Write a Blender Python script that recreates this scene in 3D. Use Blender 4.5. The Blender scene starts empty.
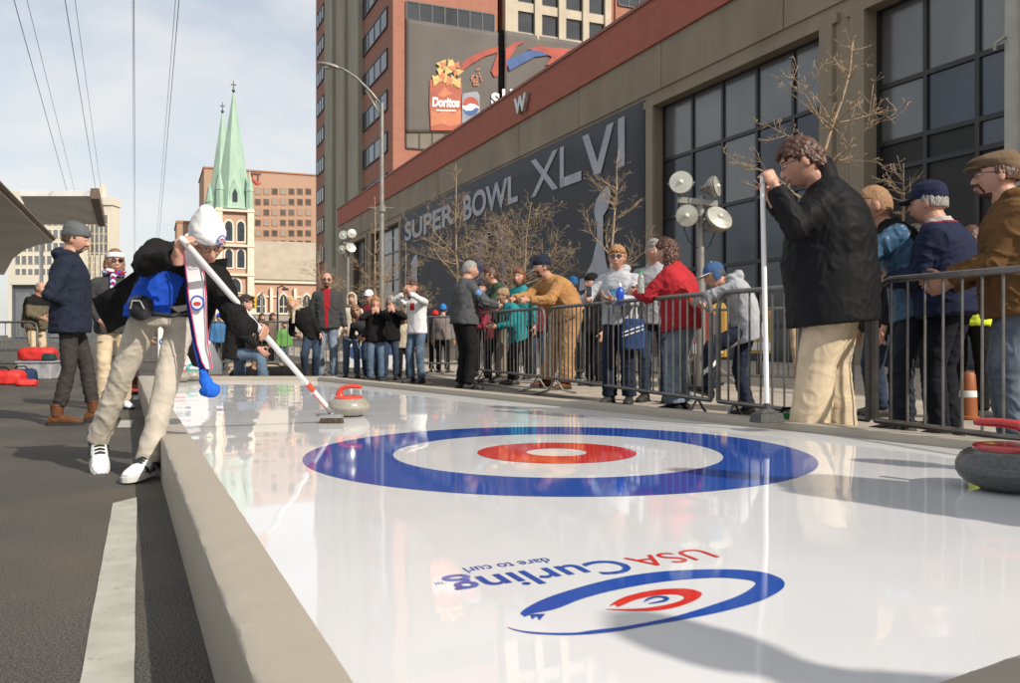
import bpy, bmesh, math, random
from mathutils import Vector, Matrix, noise
R = math.radians
rng = random.Random(7)
S = bpy.context.scene
COL = S.collection
CAMH, HOR, F, CX = 0.75, 335.0, 860.0, 510.0
TH = R(22.7)                                   # direction of the street, left of the view axis
PV = Vector((math.cos(TH), math.sin(TH), 0))   # across the street
SV = Vector((-math.sin(TH), math.cos(TH), 0))  # along the street
def W(px, py, d): return Vector(((px-CX)/F*d, d, CAMH+(HOR-py)/F*d))
def G(px, py, h=0.0):
    d = (CAMH-h)*F/(py-HOR); return Vector(((px-CX)/F*d, d, h))
def tX(px, X):
    r = Vector(((px-CX)/F, 1, 0)); k = X/r.dot(PV); return k*r.dot(SV), k
def zX(px, py, X): return CAMH+(HOR-py)/F*tX(px, X)[1]

# ---------------------------------------------------------------- materials
def mat(name, col, rough=0.7, var=0.12, scale=6.0, bump=0.0, bscale=40.0, metal=0.0, spec=0.5, col2=None, coat=0.0, detail=4.0, alpha=1.0, trans=0.0, emis=None, stretch=(1,1,1)):
    m = bpy.data.materials.get(name)
    if m: return m
    m = bpy.data.materials.new(name); m.use_nodes = True
    nt = m.node_tree; N = nt.nodes; L = nt.links
    b = N['Principled BSDF']
    tc = N.new('ShaderNodeTexCoord'); mp = N.new('ShaderNodeMapping'); mp.inputs['Scale'].default_value = stretch
    L.new(tc.outputs['Object'], mp.inputs[0])
    n = N.new('ShaderNodeTexNoise'); n.inputs['Scale'].default_value = scale; n.inputs['Detail'].default_value = detail
    L.new(mp.outputs[0], n.inputs['Vector'])
    cr = N.new('ShaderNodeValToRGB'); e = cr.color_ramp.elements
    c = Vector(col[:3]); c2 = Vector(col2[:3]) if col2 else c*(1+var)
    a = c*(1-var) if not col2 else c
    e[0].position = .3; e[1].position = .7
    e[0].color = (*a, 1); e[1].color = (*c2, 1)
    L.new(n.outputs['Fac'], cr.inputs[0]); L.new(cr.outputs[0], b.inputs['Base Color'])
    b.inputs['Roughness'].default_value = rough; b.inputs['Metallic'].default_value = metal
    b.inputs['Specular IOR Level'].default_value = spec; b.inputs['Coat Weight'].default_value = coat
    b.inputs['Coat Roughness'].default_value = .08
    b.inputs['Transmission Weight'].default_value = trans; b.inputs['Alpha'].default_value = alpha
    if emis: b.inputs['Emission Color'].default_value = (*emis[:3], 1); b.inputs['Emission Strength'].default_value = emis[3]
    if bump:
        n2 = N.new('ShaderNodeTexNoise'); n2.inputs['Scale'].default_value = bscale; n2.inputs['Detail'].default_value = 5
        L.new(mp.outputs[0], n2.inputs['Vector'])
        bp = N.new('ShaderNodeBump'); bp.inputs['Strength'].default_value = bump; bp.inputs['Distance'].default_value = .02
        L.new(n2.outputs['Fac'], bp.inputs['Height']); L.new(bp.outputs[0], b.inputs['Normal'])
    return m
def brickmat(name, c1, c2, mortar, bw=.22, bh=.075):
    m = mat(name, c1, .85, .1, 1.2)
    nt = m.node_tree; N = nt.nodes; L = nt.links; b = N['Principled BSDF']
    tc = N.new('ShaderNodeTexCoord'); sx = N.new('ShaderNodeSeparateXYZ'); L.new(tc.outputs['Object'], sx.inputs[0])
    ad = N.new('ShaderNodeMath'); L.new(sx.outputs[0], ad.inputs[0]); L.new(sx.outputs[1], ad.inputs[1])
    cb = N.new('ShaderNodeCombineXYZ'); L.new(ad.outputs[0], cb.inputs[0]); L.new(sx.outputs[2], cb.inputs[1])
    br = N.new('ShaderNodeTexBrick'); L.new(cb.outputs[0], br.inputs['Vector'])
    br.inputs['Color1'].default_value = (*c1, 1); br.inputs['Color2'].default_value = (*c2, 1); br.inputs['Mortar'].default_value = (*mortar, 1)
    br.inputs['Scale'].default_value = 1; br.inputs['Brick Width'].default_value = bw; br.inputs['Row Height'].default_value = bh; br.inputs['Mortar Size'].default_value = .008
    old = b.inputs['Base Color'].links[0].from_node
    hue = N.new('ShaderNodeMix'); hue.data_type = 'RGBA'; hue.blend_type = 'MIX'; hue.inputs[0].default_value = .35
    L.new(br.outputs[0], hue.inputs[6]); L.new(old.outputs[0], hue.inputs[7]); L.new(hue.outputs[2], b.inputs['Base Color'])
    return m

# ---------------------------------------------------------------- mesh builder
class MB:
    def __init__(s): s.v = []; s.f = []; s.mi = []; s.cur = 0; s.M = None
    def add(s, vs, fs):
        o = len(s.v)
        for p in vs:
            p = Vector(p)
            s.v.append(s.M @ p if s.M else p)
        for f in fs: s.f.append([i+o for i in f]); s.mi.append(s.cur)
    def box(s, x0, x1, y0, y1, z0, z1):
        s.add([(x0,y0,z0),(x1,y0,z0),(x1,y1,z0),(x0,y1,z0),(x0,y0,z1),(x1,y0,z1),(x1,y1,z1),(x0,y1,z1)],
              [(0,3,2,1),(4,5,6,7),(0,1,5,4),(1,2,6,5),(2,3,7,6),(3,0,4,7)])
        return s
    def hexa(s, p):     # 4 bottom, 4 top corners, counter-clockwise
        s.add(p, [(0,3,2,1),(4,5,6,7),(0,1,5,4),(1,2,6,5),(2,3,7,6),(3,0,4,7)]); return s
    def tube(s, a, b, ra, rb=None, n=8, cap=True):
        rb = ra if rb is None else rb
        a = Vector(a); b = Vector(b); d = b-a
        if d.length < 1e-6: return s
        q = d.to_track_quat('Z', 'Y'); x = q @ Vector((1,0,0)); y = q @ Vector((0,1,0)); vs = []
        for c, r in ((a, ra), (b, rb)):
            for i in range(n):
                t = 2*math.pi*i/n; vs.append(c+x*(r*math.cos(t))+y*(r*math.sin(t)))
        fs = [(i, (i+1)%n, n+(i+1)%n, n+i) for i in range(n)]
        if cap: fs += [tuple(range(n-1,-1,-1)), tuple(range(n, 2*n))]
        s.add(vs, fs); return s
    def path(s, pts, r, n=8):
        pts = [Vector(p) for p in pts]; rs = r if isinstance(r, (list, tuple)) else [r]*len(pts); rings = []
        up = None
        for i, p in enumerate(pts):
            d = (pts[min(i+1, len(pts)-1)]-pts[max(i-1, 0)]).normalized()
            if up is None: up = Vector((0,0,1)) if abs(d.z) < .9 else Vector((1,0,0))
            x = d.cross(up).normalized(); y = d.cross(x).normalized(); up = x.cross(d)
            rings.append([p+x*(rs[i]*math.cos(2*math.pi*k/n))+y*(rs[i]*math.sin(2*math.pi*k/n)) for k in range(n)])
        s.loft(rings); return s
    def loft(s, rings, cap=True, closed=True):
        n = len(rings[0]); vs = [p for r in rings for p in r]; fs = []
        for j in range(len(rings)-1):
            for i in range(n if closed else n-1):
                fs.append((j*n+i, j*n+(i+1)%n, (j+1)*n+(i+1)%n, (j+1)*n+i))
        if cap: fs += [tuple(range(n-1,-1,-1)), tuple(range((len(rings)-1)*n, len(rings)*n))]
        s.add(vs, fs); return s
    def lathe(s, prof, n=24, c=(0,0,0)):
        c = Vector(c)
        s.loft([[c+Vector((r*math.cos(2*math.pi*k/n), r*math.sin(2*math.pi*k/n), z)) for k in range(n)] for r, z in prof]); return s
    def prism(s, poly, off):   # poly: list of 3D points, extruded by vector off
        n = len(poly); off = Vector(off)
        vs = [Vector(p) for p in poly]+[Vector(p)+off for p in poly]
        s.add(vs, [tuple(range(n-1,-1,-1)), tuple(range(n, 2*n))]+[(i, (i+1)%n, n+(i+1)%n, n+i) for i in range(n)]); return s
    def ball(s, c, rx, ry=None, rz=None, n=12, rot=None):
        ry = rx if ry is None else ry; rz = rx if rz is None else rz; c = Vector(c); vs = []; fs = []; h = max(6, n//2+2)
        def P(p): return c+(rot @ Vector(p) if rot else Vector(p))
        vs.append(P((0,0,-rz)))
        for j in range(1, h):
            a = -math.pi/2+math.pi*j/h
            for i in range(n):
                t = 2*math.pi*i/n; vs.append(P((rx*math.cos(a)*math.cos(t), ry*math.cos(a)*math.sin(t), rz*math.sin(a))))
        vs.append(P((0,0,rz))); e = len(vs)-1
        for i in range(n): fs.append((0, 1+(i+1)%n, 1+i)); fs.append((e, e-n+i, e-n+(i+1)%n))
        for j in range(h-2):
            for i in range(n): fs.append((1+j*n+i, 1+j*n+(i+1)%n, 1+(j+1)*n+(i+1)%n, 1+(j+1)*n+i))
        s.add(vs, fs); return s
    def mesh(s, name, mats, smooth=False, fix=True):
        me = bpy.data.meshes.new(name); me.from_pydata([tuple(v) for v in s.v], [], s.f)
        for m in (mats if isinstance(mats, (list, tuple)) else [mats]): me.materials.append(m)
        if any(s.mi): me.polygons.foreach_set('material_index', s.mi)
        if fix:
            bm = bmesh.new(); bm.from_mesh(me); bmesh.ops.recalc_face_normals(bm, faces=bm.faces); bm.to_mesh(me); bm.free()
        if smooth:
            me.polygons.foreach_set('use_smooth', [True]*len(me.polygons))
            if smooth == 'auto': me.set_sharp_from_angle(angle=R(40))
        me.update(); return me
    def build(s, name, mats, parent=None, smooth=False, bevel=0, fix=True):
        o = bpy.data.objects.new(name, s.mesh(name, mats, smooth, fix)); COL.objects.link(o)
        if parent: o.parent = parent
        if bevel:
            b = o.modifiers.new('bevel', 'BEVEL'); b.width = bevel; b.segments = 2; b.limit_method = 'ANGLE'
        return o
def link(name, me, parent=None, loc=None):
    o = bpy.data.objects.new(name, me); COL.objects.link(o)
    if parent: o.parent = parent
    if loc is not None: o.location = loc
    return o
def tag(o, label=None, cat=None, group=None, kind=None):
    if label: o['label'] = label
    if cat: o['category'] = cat
    if group: o['group'] = group
    if kind: o['kind'] = kind
    return o
def thing(name, label, cat, loc=(0,0,0), rz=0, group=None):
    o = bpy.data.objects.new(name, None); COL.objects.link(o); o.location = loc; o.rotation_euler = (0,0,rz); o.empty_display_size = .2
    return tag(o, label, cat, group)
def copy_tree(o, parent=None):
    c = o.copy(); COL.objects.link(c)
    if parent: c.parent = parent
    for ch in list(o.children): copy_tree(ch, c)
    return c
DG = None
def evald(o):
    dg = bpy.context.evaluated_depsgraph_get(); dg.update()
    me = bpy.data.meshes.new_from_object(o.evaluated_get(dg)); return me
def text_mesh(body, size=1.0, bold=0.0, extrude=0.0, shear=0.0, spacing=1.0):
    cu = bpy.data.curves.new('t', 'FONT'); cu.body = body; cu.size = size; cu.offset = bold; cu.extrude = extrude; cu.shear = shear
    cu.space_character = spacing; cu.resolution_u = 6
    o = bpy.data.objects.new('t', cu); COL.objects.link(o); me = evald(o)
    bpy.data.objects.remove(o); return me
def fit_text(body, quad_fn, name, m, parent=None, bold=0.0, xr=None, shear=0.0, spacing=1.0, thick=0.0):
    """text normalised to the unit box, then mapped through quad_fn(u, v) -> point"""
    me = text_mesh(body, 1.0, bold, thick, shear, spacing)
    xs = [v.co.x for v in me.vertices]; ys = [v.co.y for v in me.vertices]
    x0, x1, y0, y1 = min(xs), max(xs), min(ys), max(ys)
    for v in me.vertices:
        v.co = quad_fn((v.co.x-x0)/(x1-x0), (v.co.y-y0)/(y1-y0), v.co.z)
    me.materials.clear(); me.materials.append(m)
    o = link(name, me, parent); return o

# ---------------------------------------------------------------- camera, sun, sky
cam = bpy.data.cameras.new('camera'); co = bpy.data.objects.new('camera', cam); COL.objects.link(co)
co.location = (0,0,CAMH); co.rotation_euler = (R(90),0,0)
cam.sensor_width = 36; cam.lens = 36*F/1020; cam.shift_y = -(341.5-HOR)/1020; cam.clip_end = 5000; cam.clip_start = .05
cam.dof.use_dof = True; cam.dof.focus_distance = 5.6; cam.dof.aperture_fstop = 9.0
S.camera = co
SUN = Vector((.763,-.647,math.tan(R(36)))).normalized()
sl = bpy.data.lights.new('sun', 'SUN'); sl.energy = 4.4; sl.angle = R(.8); sl.color = (1,.93,.83)
so = bpy.data.objects.new('sun', sl); COL.objects.link(so); so.rotation_euler = SUN.to_track_quat('Z', 'Y').to_euler(); so.location = (10,-8,12)
w = bpy.data.worlds.new('World'); S.world = w; w.use_nodes = True
N = w.node_tree.nodes; L = w.node_tree.links; bg = N['Background']
sky = N.new('ShaderNodeTexSky'); sky.sky_type = 'NISHITA'; sky.sun_disc = False
sky.sun_elevation = R(36); sky.sun_rotation = math.atan2(SUN.x, SUN.y); sky.dust_density = 1.6; sky.air_density = 1.0; sky.ozone_density = 1.3
bg.inputs['Strength'].default_value = .125
tc = N.new('ShaderNodeTexCoord'); sx = N.new('ShaderNodeSeparateXYZ'); L.new(tc.outputs['Generated'], sx.inputs[0])
za = N.new('ShaderNodeMath'); za.operation = 'ADD'; za.inputs[1].default_value = .22; L.new(sx.outputs[2], za.inputs[0])
dx = N.new('ShaderNodeMath'); dx.operation = 'DIVIDE'; L.new(sx.outputs[0], dx.inputs[0]); L.new(za.outputs[0], dx.inputs[1])
dy = N.new('ShaderNodeMath'); dy.operation = 'DIVIDE'; L.new(sx.outputs[1], dy.inputs[0]); L.new(za.outputs[0], dy.inputs[1])
cb = N.new('ShaderNodeCombineXYZ'); L.new(dx.outputs[0], cb.inputs[0]); L.new(dy.outputs[0], cb.inputs[1])
cn = N.new('ShaderNodeTexNoise'); cn.inputs['Scale'].default_value = 1.35; cn.inputs['Detail'].default_value = 7; cn.inputs['Roughness'].default_value = .52; cn.inputs['Distortion'].default_value = .5
L.new(cb.outputs[0], cn.inputs['Vector'])
cr = N.new('ShaderNodeValToRGB'); cr.color_ramp.elements[0].position = .40; cr.color_ramp.elements[1].position = .62
cr.color_ramp.elements[0].color = (.50,.50,.50,1); cr.color_ramp.elements[1].color = (.88,.88,.88,1)
L.new(cn.outputs['Fac'], cr.inputs[0])
mx = N.new('ShaderNodeMix'); mx.data_type = 'RGBA'; L.new(cr.outputs[0], mx.inputs[0]); L.new(sky.outputs[0], mx.inputs[6]); mx.inputs[7].default_value = (6.3,6.35,6.3,1)
L.new(mx.outputs[2], bg.inputs['Color'])
S.view_settings.view_transform = 'Standard'; S.view_settings.look = 'None'; S.view_settings.gamma = 1; S.view_settings.exposure = 0.15
S.cycles.use_denoising = True; S.cycles.max_bounces = 6
# ================================================================ SETTING
M_asphalt = mat('asphalt', (.048,.044,.039), .78, .3, 1.1, bump=.7, bscale=150, col2=(.080,.073,.063), detail=9, spec=.5)
def asphalt_extra():
    nt = M_asphalt.node_tree; N = nt.nodes; L = nt.links; b = N['Principled BSDF']
    tc = N.new('ShaderNodeTexCoord'); v = N.new('ShaderNodeTexNoise'); v.inputs['Scale'].default_value = 170; v.inputs['Detail'].default_value = 2
    L.new(tc.outputs['Object'], v.inputs['Vector'])
    cr = N.new('ShaderNodeValToRGB'); cr.color_ramp.elements[0].position = .42; cr.color_ramp.elements[1].position = .66
    cr.color_ramp.elements[0].color = (.45,.45,.45,1); cr.color_ramp.elements[1].color = (2.6,2.5,2.3,1)
    L.new(v.outputs['Fac'], cr.inputs[0])
    mx = N.new('ShaderNodeMix'); mx.data_type = 'RGBA'; mx.blend_type = 'MULTIPLY'; mx.inputs[0].default_value = .75
    old = b.inputs['Base Color'].links[0].from_node
    L.new(old.outputs[0], mx.inputs[6]); L.new(cr.outputs[0], mx.inputs[7])
    # pale sandy stains
    s = N.new('ShaderNodeTexNoise'); s.inputs['Scale'].default_value = .9; s.inputs['Detail'].default_value = 6; L.new(tc.outputs['Object'], s.inputs['Vector'])
    c2 = N.new('ShaderNodeValToRGB'); c2.color_ramp.elements[0].position = .52; c2.color_ramp.elements[1].position = .66
    c2.color_ramp.elements[0].color = (0,0,0,1); c2.color_ramp.elements[1].color = (.4,.4,.4,1); L.new(s.outputs['Fac'], c2.inputs[0])
    m2 = N.new('ShaderNodeMix'); m2.data_type = 'RGBA'; L.new(c2.outputs[0], m2.inputs[0]); L.new(mx.outputs[2], m2.inputs[6]); m2.inputs[7].default_value = (.15,.115,.075,1)
    L.new(m2.outputs[2], b.inputs['Base Color'])
asphalt_extra()
g = MB(); g.add([(-900,-300,0),(900,-300,0),(900,1800,0),(-900,1800,0)], [(0,1,2,3)])
tag(g.build('ground', M_asphalt), 'dark grey asphalt street', None, None, 'structure')
M_walk = mat('sidewalk', (.36,.31,.25), .9, .16, 2.5, bump=.2, bscale=90)
sw = MB(); X0, X1 = 4.75, 15.9
def XT(X, t, z=0): q = PV*X+SV*t; return Vector((q.x, q.y, z))
sw.hexa([XT(X0,-20,-.1),XT(X1,-20,-.1),XT(X1,170,-.1),XT(X0,170,-.1),XT(X0,-20,.004),XT(X1,-20,.004),XT(X1,170,.004),XT(X0,170,.004)])
tag(sw.build('sidewalk', M_walk), 'pale concrete pavement behind the barricades', None, None, 'structure')
# painted lane lines on the street
M_paint = mat('road_paint', (.33,.32,.27), .8, .22, 9, bump=.2, bscale=220, col2=(.44,.425,.365), detail=9)
def wear():
    nt = M_paint.node_tree; N = nt.nodes; L = nt.links; b = N['Principled BSDF']; old = b.inputs['Base Color'].links[0].from_node
    tc = N.new('ShaderNodeTexCoord'); n = N.new('ShaderNodeTexNoise'); n.inputs['Scale'].default_value = 34; n.inputs['Detail'].default_value = 9; n.inputs['Roughness'].default_value = .75; L.new(tc.outputs['Object'], n.inputs['Vector'])
    cr = N.new('ShaderNodeValToRGB'); cr.color_ramp.elements[0].position = .60; cr.color_ramp.elements[1].position = .68; L.new(n.outputs['Fac'], cr.inputs[0])
    mx = N.new('ShaderNodeMix'); mx.data_type = 'RGBA'; L.new(cr.outputs[0], mx.inputs[0]); L.new(old.outputs[0], mx.inputs[6]); mx.inputs[7].default_value = (.10,.095,.08,1); L.new(mx.outputs[2], b.inputs['Base Color'])
wear()
def stripe(pts, label):
    m = MB(); a = [G(*p) for p in pts]
    n = 14; top = []
    L_ = [a[0].lerp(a[3], i/n)+Vector((rng.uniform(-.0015,.0015),0,0)) for i in range(n+1)]
    R_ = [a[1].lerp(a[2], i/n)+Vector((rng.uniform(-.0015,.0015),0,0)) for i in range(n+1)]
    vs = [Vector((p.x,p.y,.004)) for p in L_+R_]
    m.add(vs, [(i, n+1+i, n+2+i, i+1) for i in range(n)])
    tag(m.build('lane_line', M_paint), label, None, None, 'structure')
stripe([(113,504),(137,498),(134,700),(77,700)], 'long white lane line in the foreground')
stripe([(121,420.5),(133,420.5),(131,428),(117,428)], 'short white lane line behind the sweeper')
stripe([(134,396),(139,396),(138.4,400),(132.6,400)], 'far white lane line')

# ---------------------------------------------------------------- the curling sheet
HI, HB = .17, .22
M_ice = mat('synthetic_ice', (.68,.68,.685), .035, .02, 3.0, spec=.55)
def ice_extra():
    nt = M_ice.node_tree; N = nt.nodes; L = nt.links; b = N['Principled BSDF']
    b.inputs['IOR'].default_value = 1.6
    tc = N.new('ShaderNodeTexCoord')
    n = N.new('ShaderNodeTexNoise'); n.inputs['Scale'].default_value = 1.5; n.inputs['Detail'].default_value = 1; L.new(tc.outputs['Object'], n.inputs['Vector'])
    bp = N.new('ShaderNodeBump'); bp.inputs['Strength'].default_value = .22; bp.inputs['Distance'].default_value = .03
    L.new(n.outputs['Fac'], bp.inputs['Height']); L.new(bp.outputs[0], b.inputs['Normal'])
    s = N.new('ShaderNodeTexNoise'); s.inputs['Scale'].default_value = 4; s.inputs['Detail'].default_value = 8; L.new(tc.outputs['Object'], s.inputs['Vector'])
    mr = N.new('ShaderNodeMapRange'); mr.inputs[1].default_value = .35; mr.inputs[2].default_value = .75; mr.inputs[3].default_value = .012; mr.inputs[4].default_value = .09
    L.new(s.outputs['Fac'], mr.inputs[0]); L.new(mr.outputs[0], b.inputs['Roughness'])
ice_extra()
# corners of the surface: boards found from the photograph
def line_at(a, b, k): return a+(b-a)*k
LOa, LOb = G(162,440,HB), G(254,683,HB)      # left board outer top, far / near
LIa, LIb = G(194,440,HB), G(356,683,HB)
ROa, ROb = G(340,377.5,HB), G(960,435.5,HB)
rd = (ROb-ROa).normalized(); rn = Vector((-rd.y*-1, rd.x*-1, 0)); rn = Vector((rd.y, -rd.x, 0))
if rn.x > 0: rn = -rn
ld = (LOb-LOa).normalized()
def isect(p, d, q, e):
    det = d.x*(-e.y)+e.x*d.y; r = q-p
    k = (r.x*(-e.y)+e.x*r.y)/det; return p+d*k
NEp = G(930,683,HB); ned = (G(1020,652,HB)-NEp).normalized()    # near board outer/inner edge
farP = Vector((0,10.75,HB)); fard = Vector((1,-.05,0)).normalized()
LO_far = isect(LOa, ld, farP, fard); LI_far = isect(LIa, (LIb-LIa).normalized(), farP, fard)
RO_far = isect(ROa, rd, farP, fard); RI = ROa+rn*.16; RI_far = isect(RI, rd, farP, fard)
LO_near = isect(LOa, ld, NEp, ned); LI_near = isect(LIa, (LIb-LIa).normalized(), NEp, ned)
RI_near = isect(RI, rd, NEp, ned); RO_near = isect(ROa, rd, NEp, ned)
def at(p, z): return Vector((p.x, p.y, z))
sheet = thing('curling_sheet', 'glossy white curling sheet with blue and red house inside low padded boards', 'curling rink', (0,4,0))
def S_(p): return Vector(p)-Vector((0,4,0))
icep = [LI_far, RI_far, RI_near, LI_near]
ic = MB(); ic.hexa([S_(at(p, .02)) for p in (LI_near,RI_near,RI_far,LI_far)]+[S_(at(p, HI)) for p in (LI_near,RI_near,RI_far,LI_far)])
ice = ic.build('ice_surface', M_ice, sheet)
M_board = mat('board_wrap', (.345,.305,.245), .55, .05, 1.5, bump=.12, bscale=7, spec=.4, col2=(.375,.332,.268))
def board(name, o0, i0, i1, o1, seed):
    """padded board: o outer edge, i inner edge, from 0 to 1; wrapped in creased vinyl"""
    m = MB(); n = 300; rings = []
    for k in range(n+1):
        u = k/n; a = o0.lerp(o1, u); b = i0.lerp(i1, u); wv = (b-a); ring = []
        def q(s, z): return S_(Vector((a.x+wv.x*s, a.y+wv.y*s, z)))
        prof = [(0,.0),(0,HB*.5),(0,HB-.010),(.02,HB-.003),(.07,HB),(.3,HB+.002),(.5,HB+.003),(.7,HB+.002),(.94,HB),(.985,HB-.003),(1,HB-.010),(1,HB-.05),(1,.0)]
        for s, z in prof:
            p = q(s, z); nz = noise.noise(Vector((p.x*5+seed, p.y*7, z*9)))+.5*noise.noise(Vector((p.x*19, p.y*23+seed, z*20)))
            al = (a-o0).length; wq_ = noise.noise(Vector((al*1.3, s*2, seed))); cre = noise.noise(Vector((al*4.2+s*1.1+wq_*2.0, s*1.6+wq_, 3.1+seed+z*4)))
            if z > .05: p = p+Vector((0,0,.0012*nz+.0030*max(0,1-6*abs(cre)))) if .05 < s < .95 else p+wv.normalized()*(.0014*nz+.0012*max(0,1-5*abs(cre)))
            ring.append(p)
        rings.append(ring)
    m.loft(rings); return m.build(name, M_board, sheet, smooth='auto')
ext = 0
board('side_board', LO_near, LI_near, LI_far, LO_far, 1.0)
board('side_board', RO_near, RI_near, RI_far, RO_far, 4.0)
nb = (LO_near-RO_near).normalized(); nout = Vector((nb.y, -nb.x, 0))
if nout.y > 0: nout = -nout
board('end_board', RO_near+nout*.16, RO_near, LO_near, LO_near+nout*.16, 8.0)
board('end_board', LO_far+Vector((0,.15,0)), LO_far, RO_far, RO_far+Vector((0,.15,0)), 12.0)

M_seam = mat('seam_grey', (.60,.60,.60), .3)
for k_ in (.33,.62):
    a_, b_ = LI_near.lerp(LI_far, k_), RI_near.lerp(RI_far, k_); w__ = (b_-a_).normalized(); w__ = Vector((-w__.y, w__.x, 0))*.0008
    sm_ = MB(); sm_.add([S_(at(p, HI+.0005)) for p in (a_-w__, b_-w__, b_+w__, a_+w__)], [(0,1,2,3)]); sm_.build('panel_seam', M_seam, sheet, fix=False)
M_blue = mat('ring_blue', (.018,.075,.36), .05, .03, 3, spec=.55); M_red = mat('ring_red', (.62,.030,.022), .05, .03, 3, spec=.55)
M_logoblue = M_blue; M_white = mat('ring_white', (.80,.80,.80), .045, .02, 3, spec=.55)
hd = .5*(G(560,427,HI).y+G(560,497,HI).y); hr = .5*(G(560,427,HI).y-G(560,497,HI).y); hx = (560.5-CX)/F*(hd-hr*hr/hd)
def annulus(name, r0, r1, m, z):
    a = MB(); n = 160; c = S_((hx, hd, z))
    ring = lambda r: [c+Vector((1.045*r*math.cos(2*math.pi*k/n), r*math.sin(2*math.pi*k/n), 0)) for k in range(n)]
    if r0 > 0: a.add(ring(r0)+ring(r1), [(i, n+i, n+(i+1)%n, (i+1)%n) for i in range(n)])
    else: a.add(ring(r1), [tuple(range(n))])
    return a.build(name, m, sheet, fix=False)
annulus('outer_ring', hr*.655, hr, M_blue, HI+.0012)
annulus('inner_ring', hr*.122, hr*.32, M_red, HI+.0012)
lg = lambda x, y: (430+x/2.757, 560+y/2.757)
def decal(name, pts, m, z):
    me = MB(); pp = [S_(G(*lg(x, y), HI)) for x, y in pts]
    me.add([Vector((p.x,p.y,z)) for p in pp], [tuple(range(len(pp)))])
    me2 = me.mesh(name, m, fix=False); bm = bmesh.new(); bm.from_mesh(me2); bmesh.ops.triangulate(bm, faces=bm.faces, ngon_method='EAR_CLIP')
    for f in bm.faces:
        if f.normal.z < 0: f.normal_flip()
    bm.to_mesh(me2); bm.free(); return link(name, me2, sheet)
def smooth_pts(pts, keep=()):
    out = []; n = len(pts)
    for i in range(n):
        p0, p1, p2, p3 = pts[(i-1)%n], pts[i], pts[(i+1)%n], pts[(i+2)%n]
        out.append(p1)
        for t in (.25,.5,.75):
            out.append(tuple(.5*((2*p1[k])+(-p0[k]+p2[k])*t+(2*p0[k]-5*p1[k]+4*p2[k]-p3[k])*t*t+(-p0[k]+3*p1[k]-3*p2[k]+p3[k])*t**3) for k in (0,1)))
    return out
sw_o = [(250,150),(300,115),(400,80),(520,50),(650,32),(800,27),(900,32),(960,48),(978,68),(960,90),(900,118),(800,145),(700,165),(600,182),(500,200),(400,208),(300,206),(240,197),(213,186),
        (250,196),(320,202),(400,202),(450,195),(540,184),(640,165),(700,150),(780,125),(850,100),(890,76),(896,62),(860,54),(780,50),(650,60),(520,82),(420,108),(340,138),(318,150),(302,168),(295,156),(282,165),(276,152),(262,158)]
decal('logo_swoosh', smooth_pts(sw_o[:36])+sw_o[36:], M_blue, HI+.0012)
sw_r = [(482,137),(540,141),(620,141),(680,131),(730,113),(749,98),(742,88),(700,80),(620,84),(550,99),(515,113),(495,128),(512,124),(520,130),(570,110),(625,99),(675,96),(700,102),(694,112),(655,124),(600,133),(540,137)]
decal('logo_swoosh', smooth_pts(sw_r), M_red, HI+.0012)
sw_b = [(590,118),(600,107),(625,101),(650,102),(660,108),(650,116),(620,121),(600,122),(622,117),(642,112),(645,107),(628,105),(608,110)]
decal('logo_swoosh', smooth_pts(sw_b), M_blue, HI+.0016)
# lettering on the ice; it is read from the far side
B0, B1 = G(697,549,HI), G(434,583,HI)
bdir = (B1-B0).normalized(); blen = (B1-B0).length; bup = Vector((-bdir.y, bdir.x, 0))
if bup.y > 0: bup = -bup
def ice_text(body, u0, u1, v0, v1, m, bold=0, name='logo_lettering', shear=0.0):
    def q(u, v, z):
        p = B0+bdir*(blen*(u0+(u1-u0)*u))+bup*(v0+(v1-v0)*v); return S_((p.x, p.y, HI+.0014))
    return fit_text(body, q, name, m, sheet, bold, shear=shear)
ice_text('USA', 0, .315, 0, .098, M_red, .0)
ice_text('Curling', .345, .965, -.042, .118, M_blue, .012)
ice_text('TM', .972, 1.0, .0, .018, M_blue, .0)
ice_text('dare to curl', .55, .86, -.088, -.040, M_blue, .0)

# ---------------------------------------------------------------- low concrete building on the right
M_conc = mat('ribbed_concrete', (.295,.238,.172), .9, .2, .55, bump=.12, bscale=30, stretch=(1,1,.35))
def ribs():
    nt = M_conc.node_tree; N = nt.nodes; L = nt.links; b = N['Principled BSDF']
    tc = N.new('ShaderNodeTexCoord'); wv = N.new('ShaderNodeTexWave'); wv.bands_direction = 'Y'; wv.inputs['Scale'].default_value = 2.6; wv.inputs['Distortion'].default_value = 0
    L.new(tc.outputs['Object'], wv.inputs['Vector'])
    bp = N.new('ShaderNodeBump'); bp.inputs['Strength'].default_value = .5; bp.inputs['Distance'].default_value = .04
    L.new(wv.outputs['Fac'], bp.inputs['Height']); old = b.inputs['Normal'].links[0].from_node
    L.new(old.outputs[0], bp.inputs['Normal']); L.new(bp.outputs[0], b.inputs['Normal'])
ribs()
M_brickband = brickmat('brick_band', (.35,.10,.065), (.42,.13,.08), (.32,.16,.11), .4, .13)
M_mull = mat('window_mullion', (.018,.018,.02), .45, .1, 5)
M_pane = mat('tinted_pane', (.13,.132,.132), .2, .25, .35, metal=.45, col2=(.20,.20,.198), bump=.03, bscale=.6)
M_paneblue = mat('tinted_pane_blue', (.070,.078,.090), .14, .25, .35, metal=.45, bump=.03, bscale=.6)
M_open = mat('dark_opening', (.012,.011,.011), .6, .3, 2)
XB = 16.0
pod = thing('concrete_building', 'long low concrete building with brick parapet, tinted windows and football banner', 'building', XT(XB,0), TH)
ZR, ZBk, ZW = 12.25, 10.7, 8.62
T = lambda px: tX(px, XB)[0]
tE = 79.0
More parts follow.
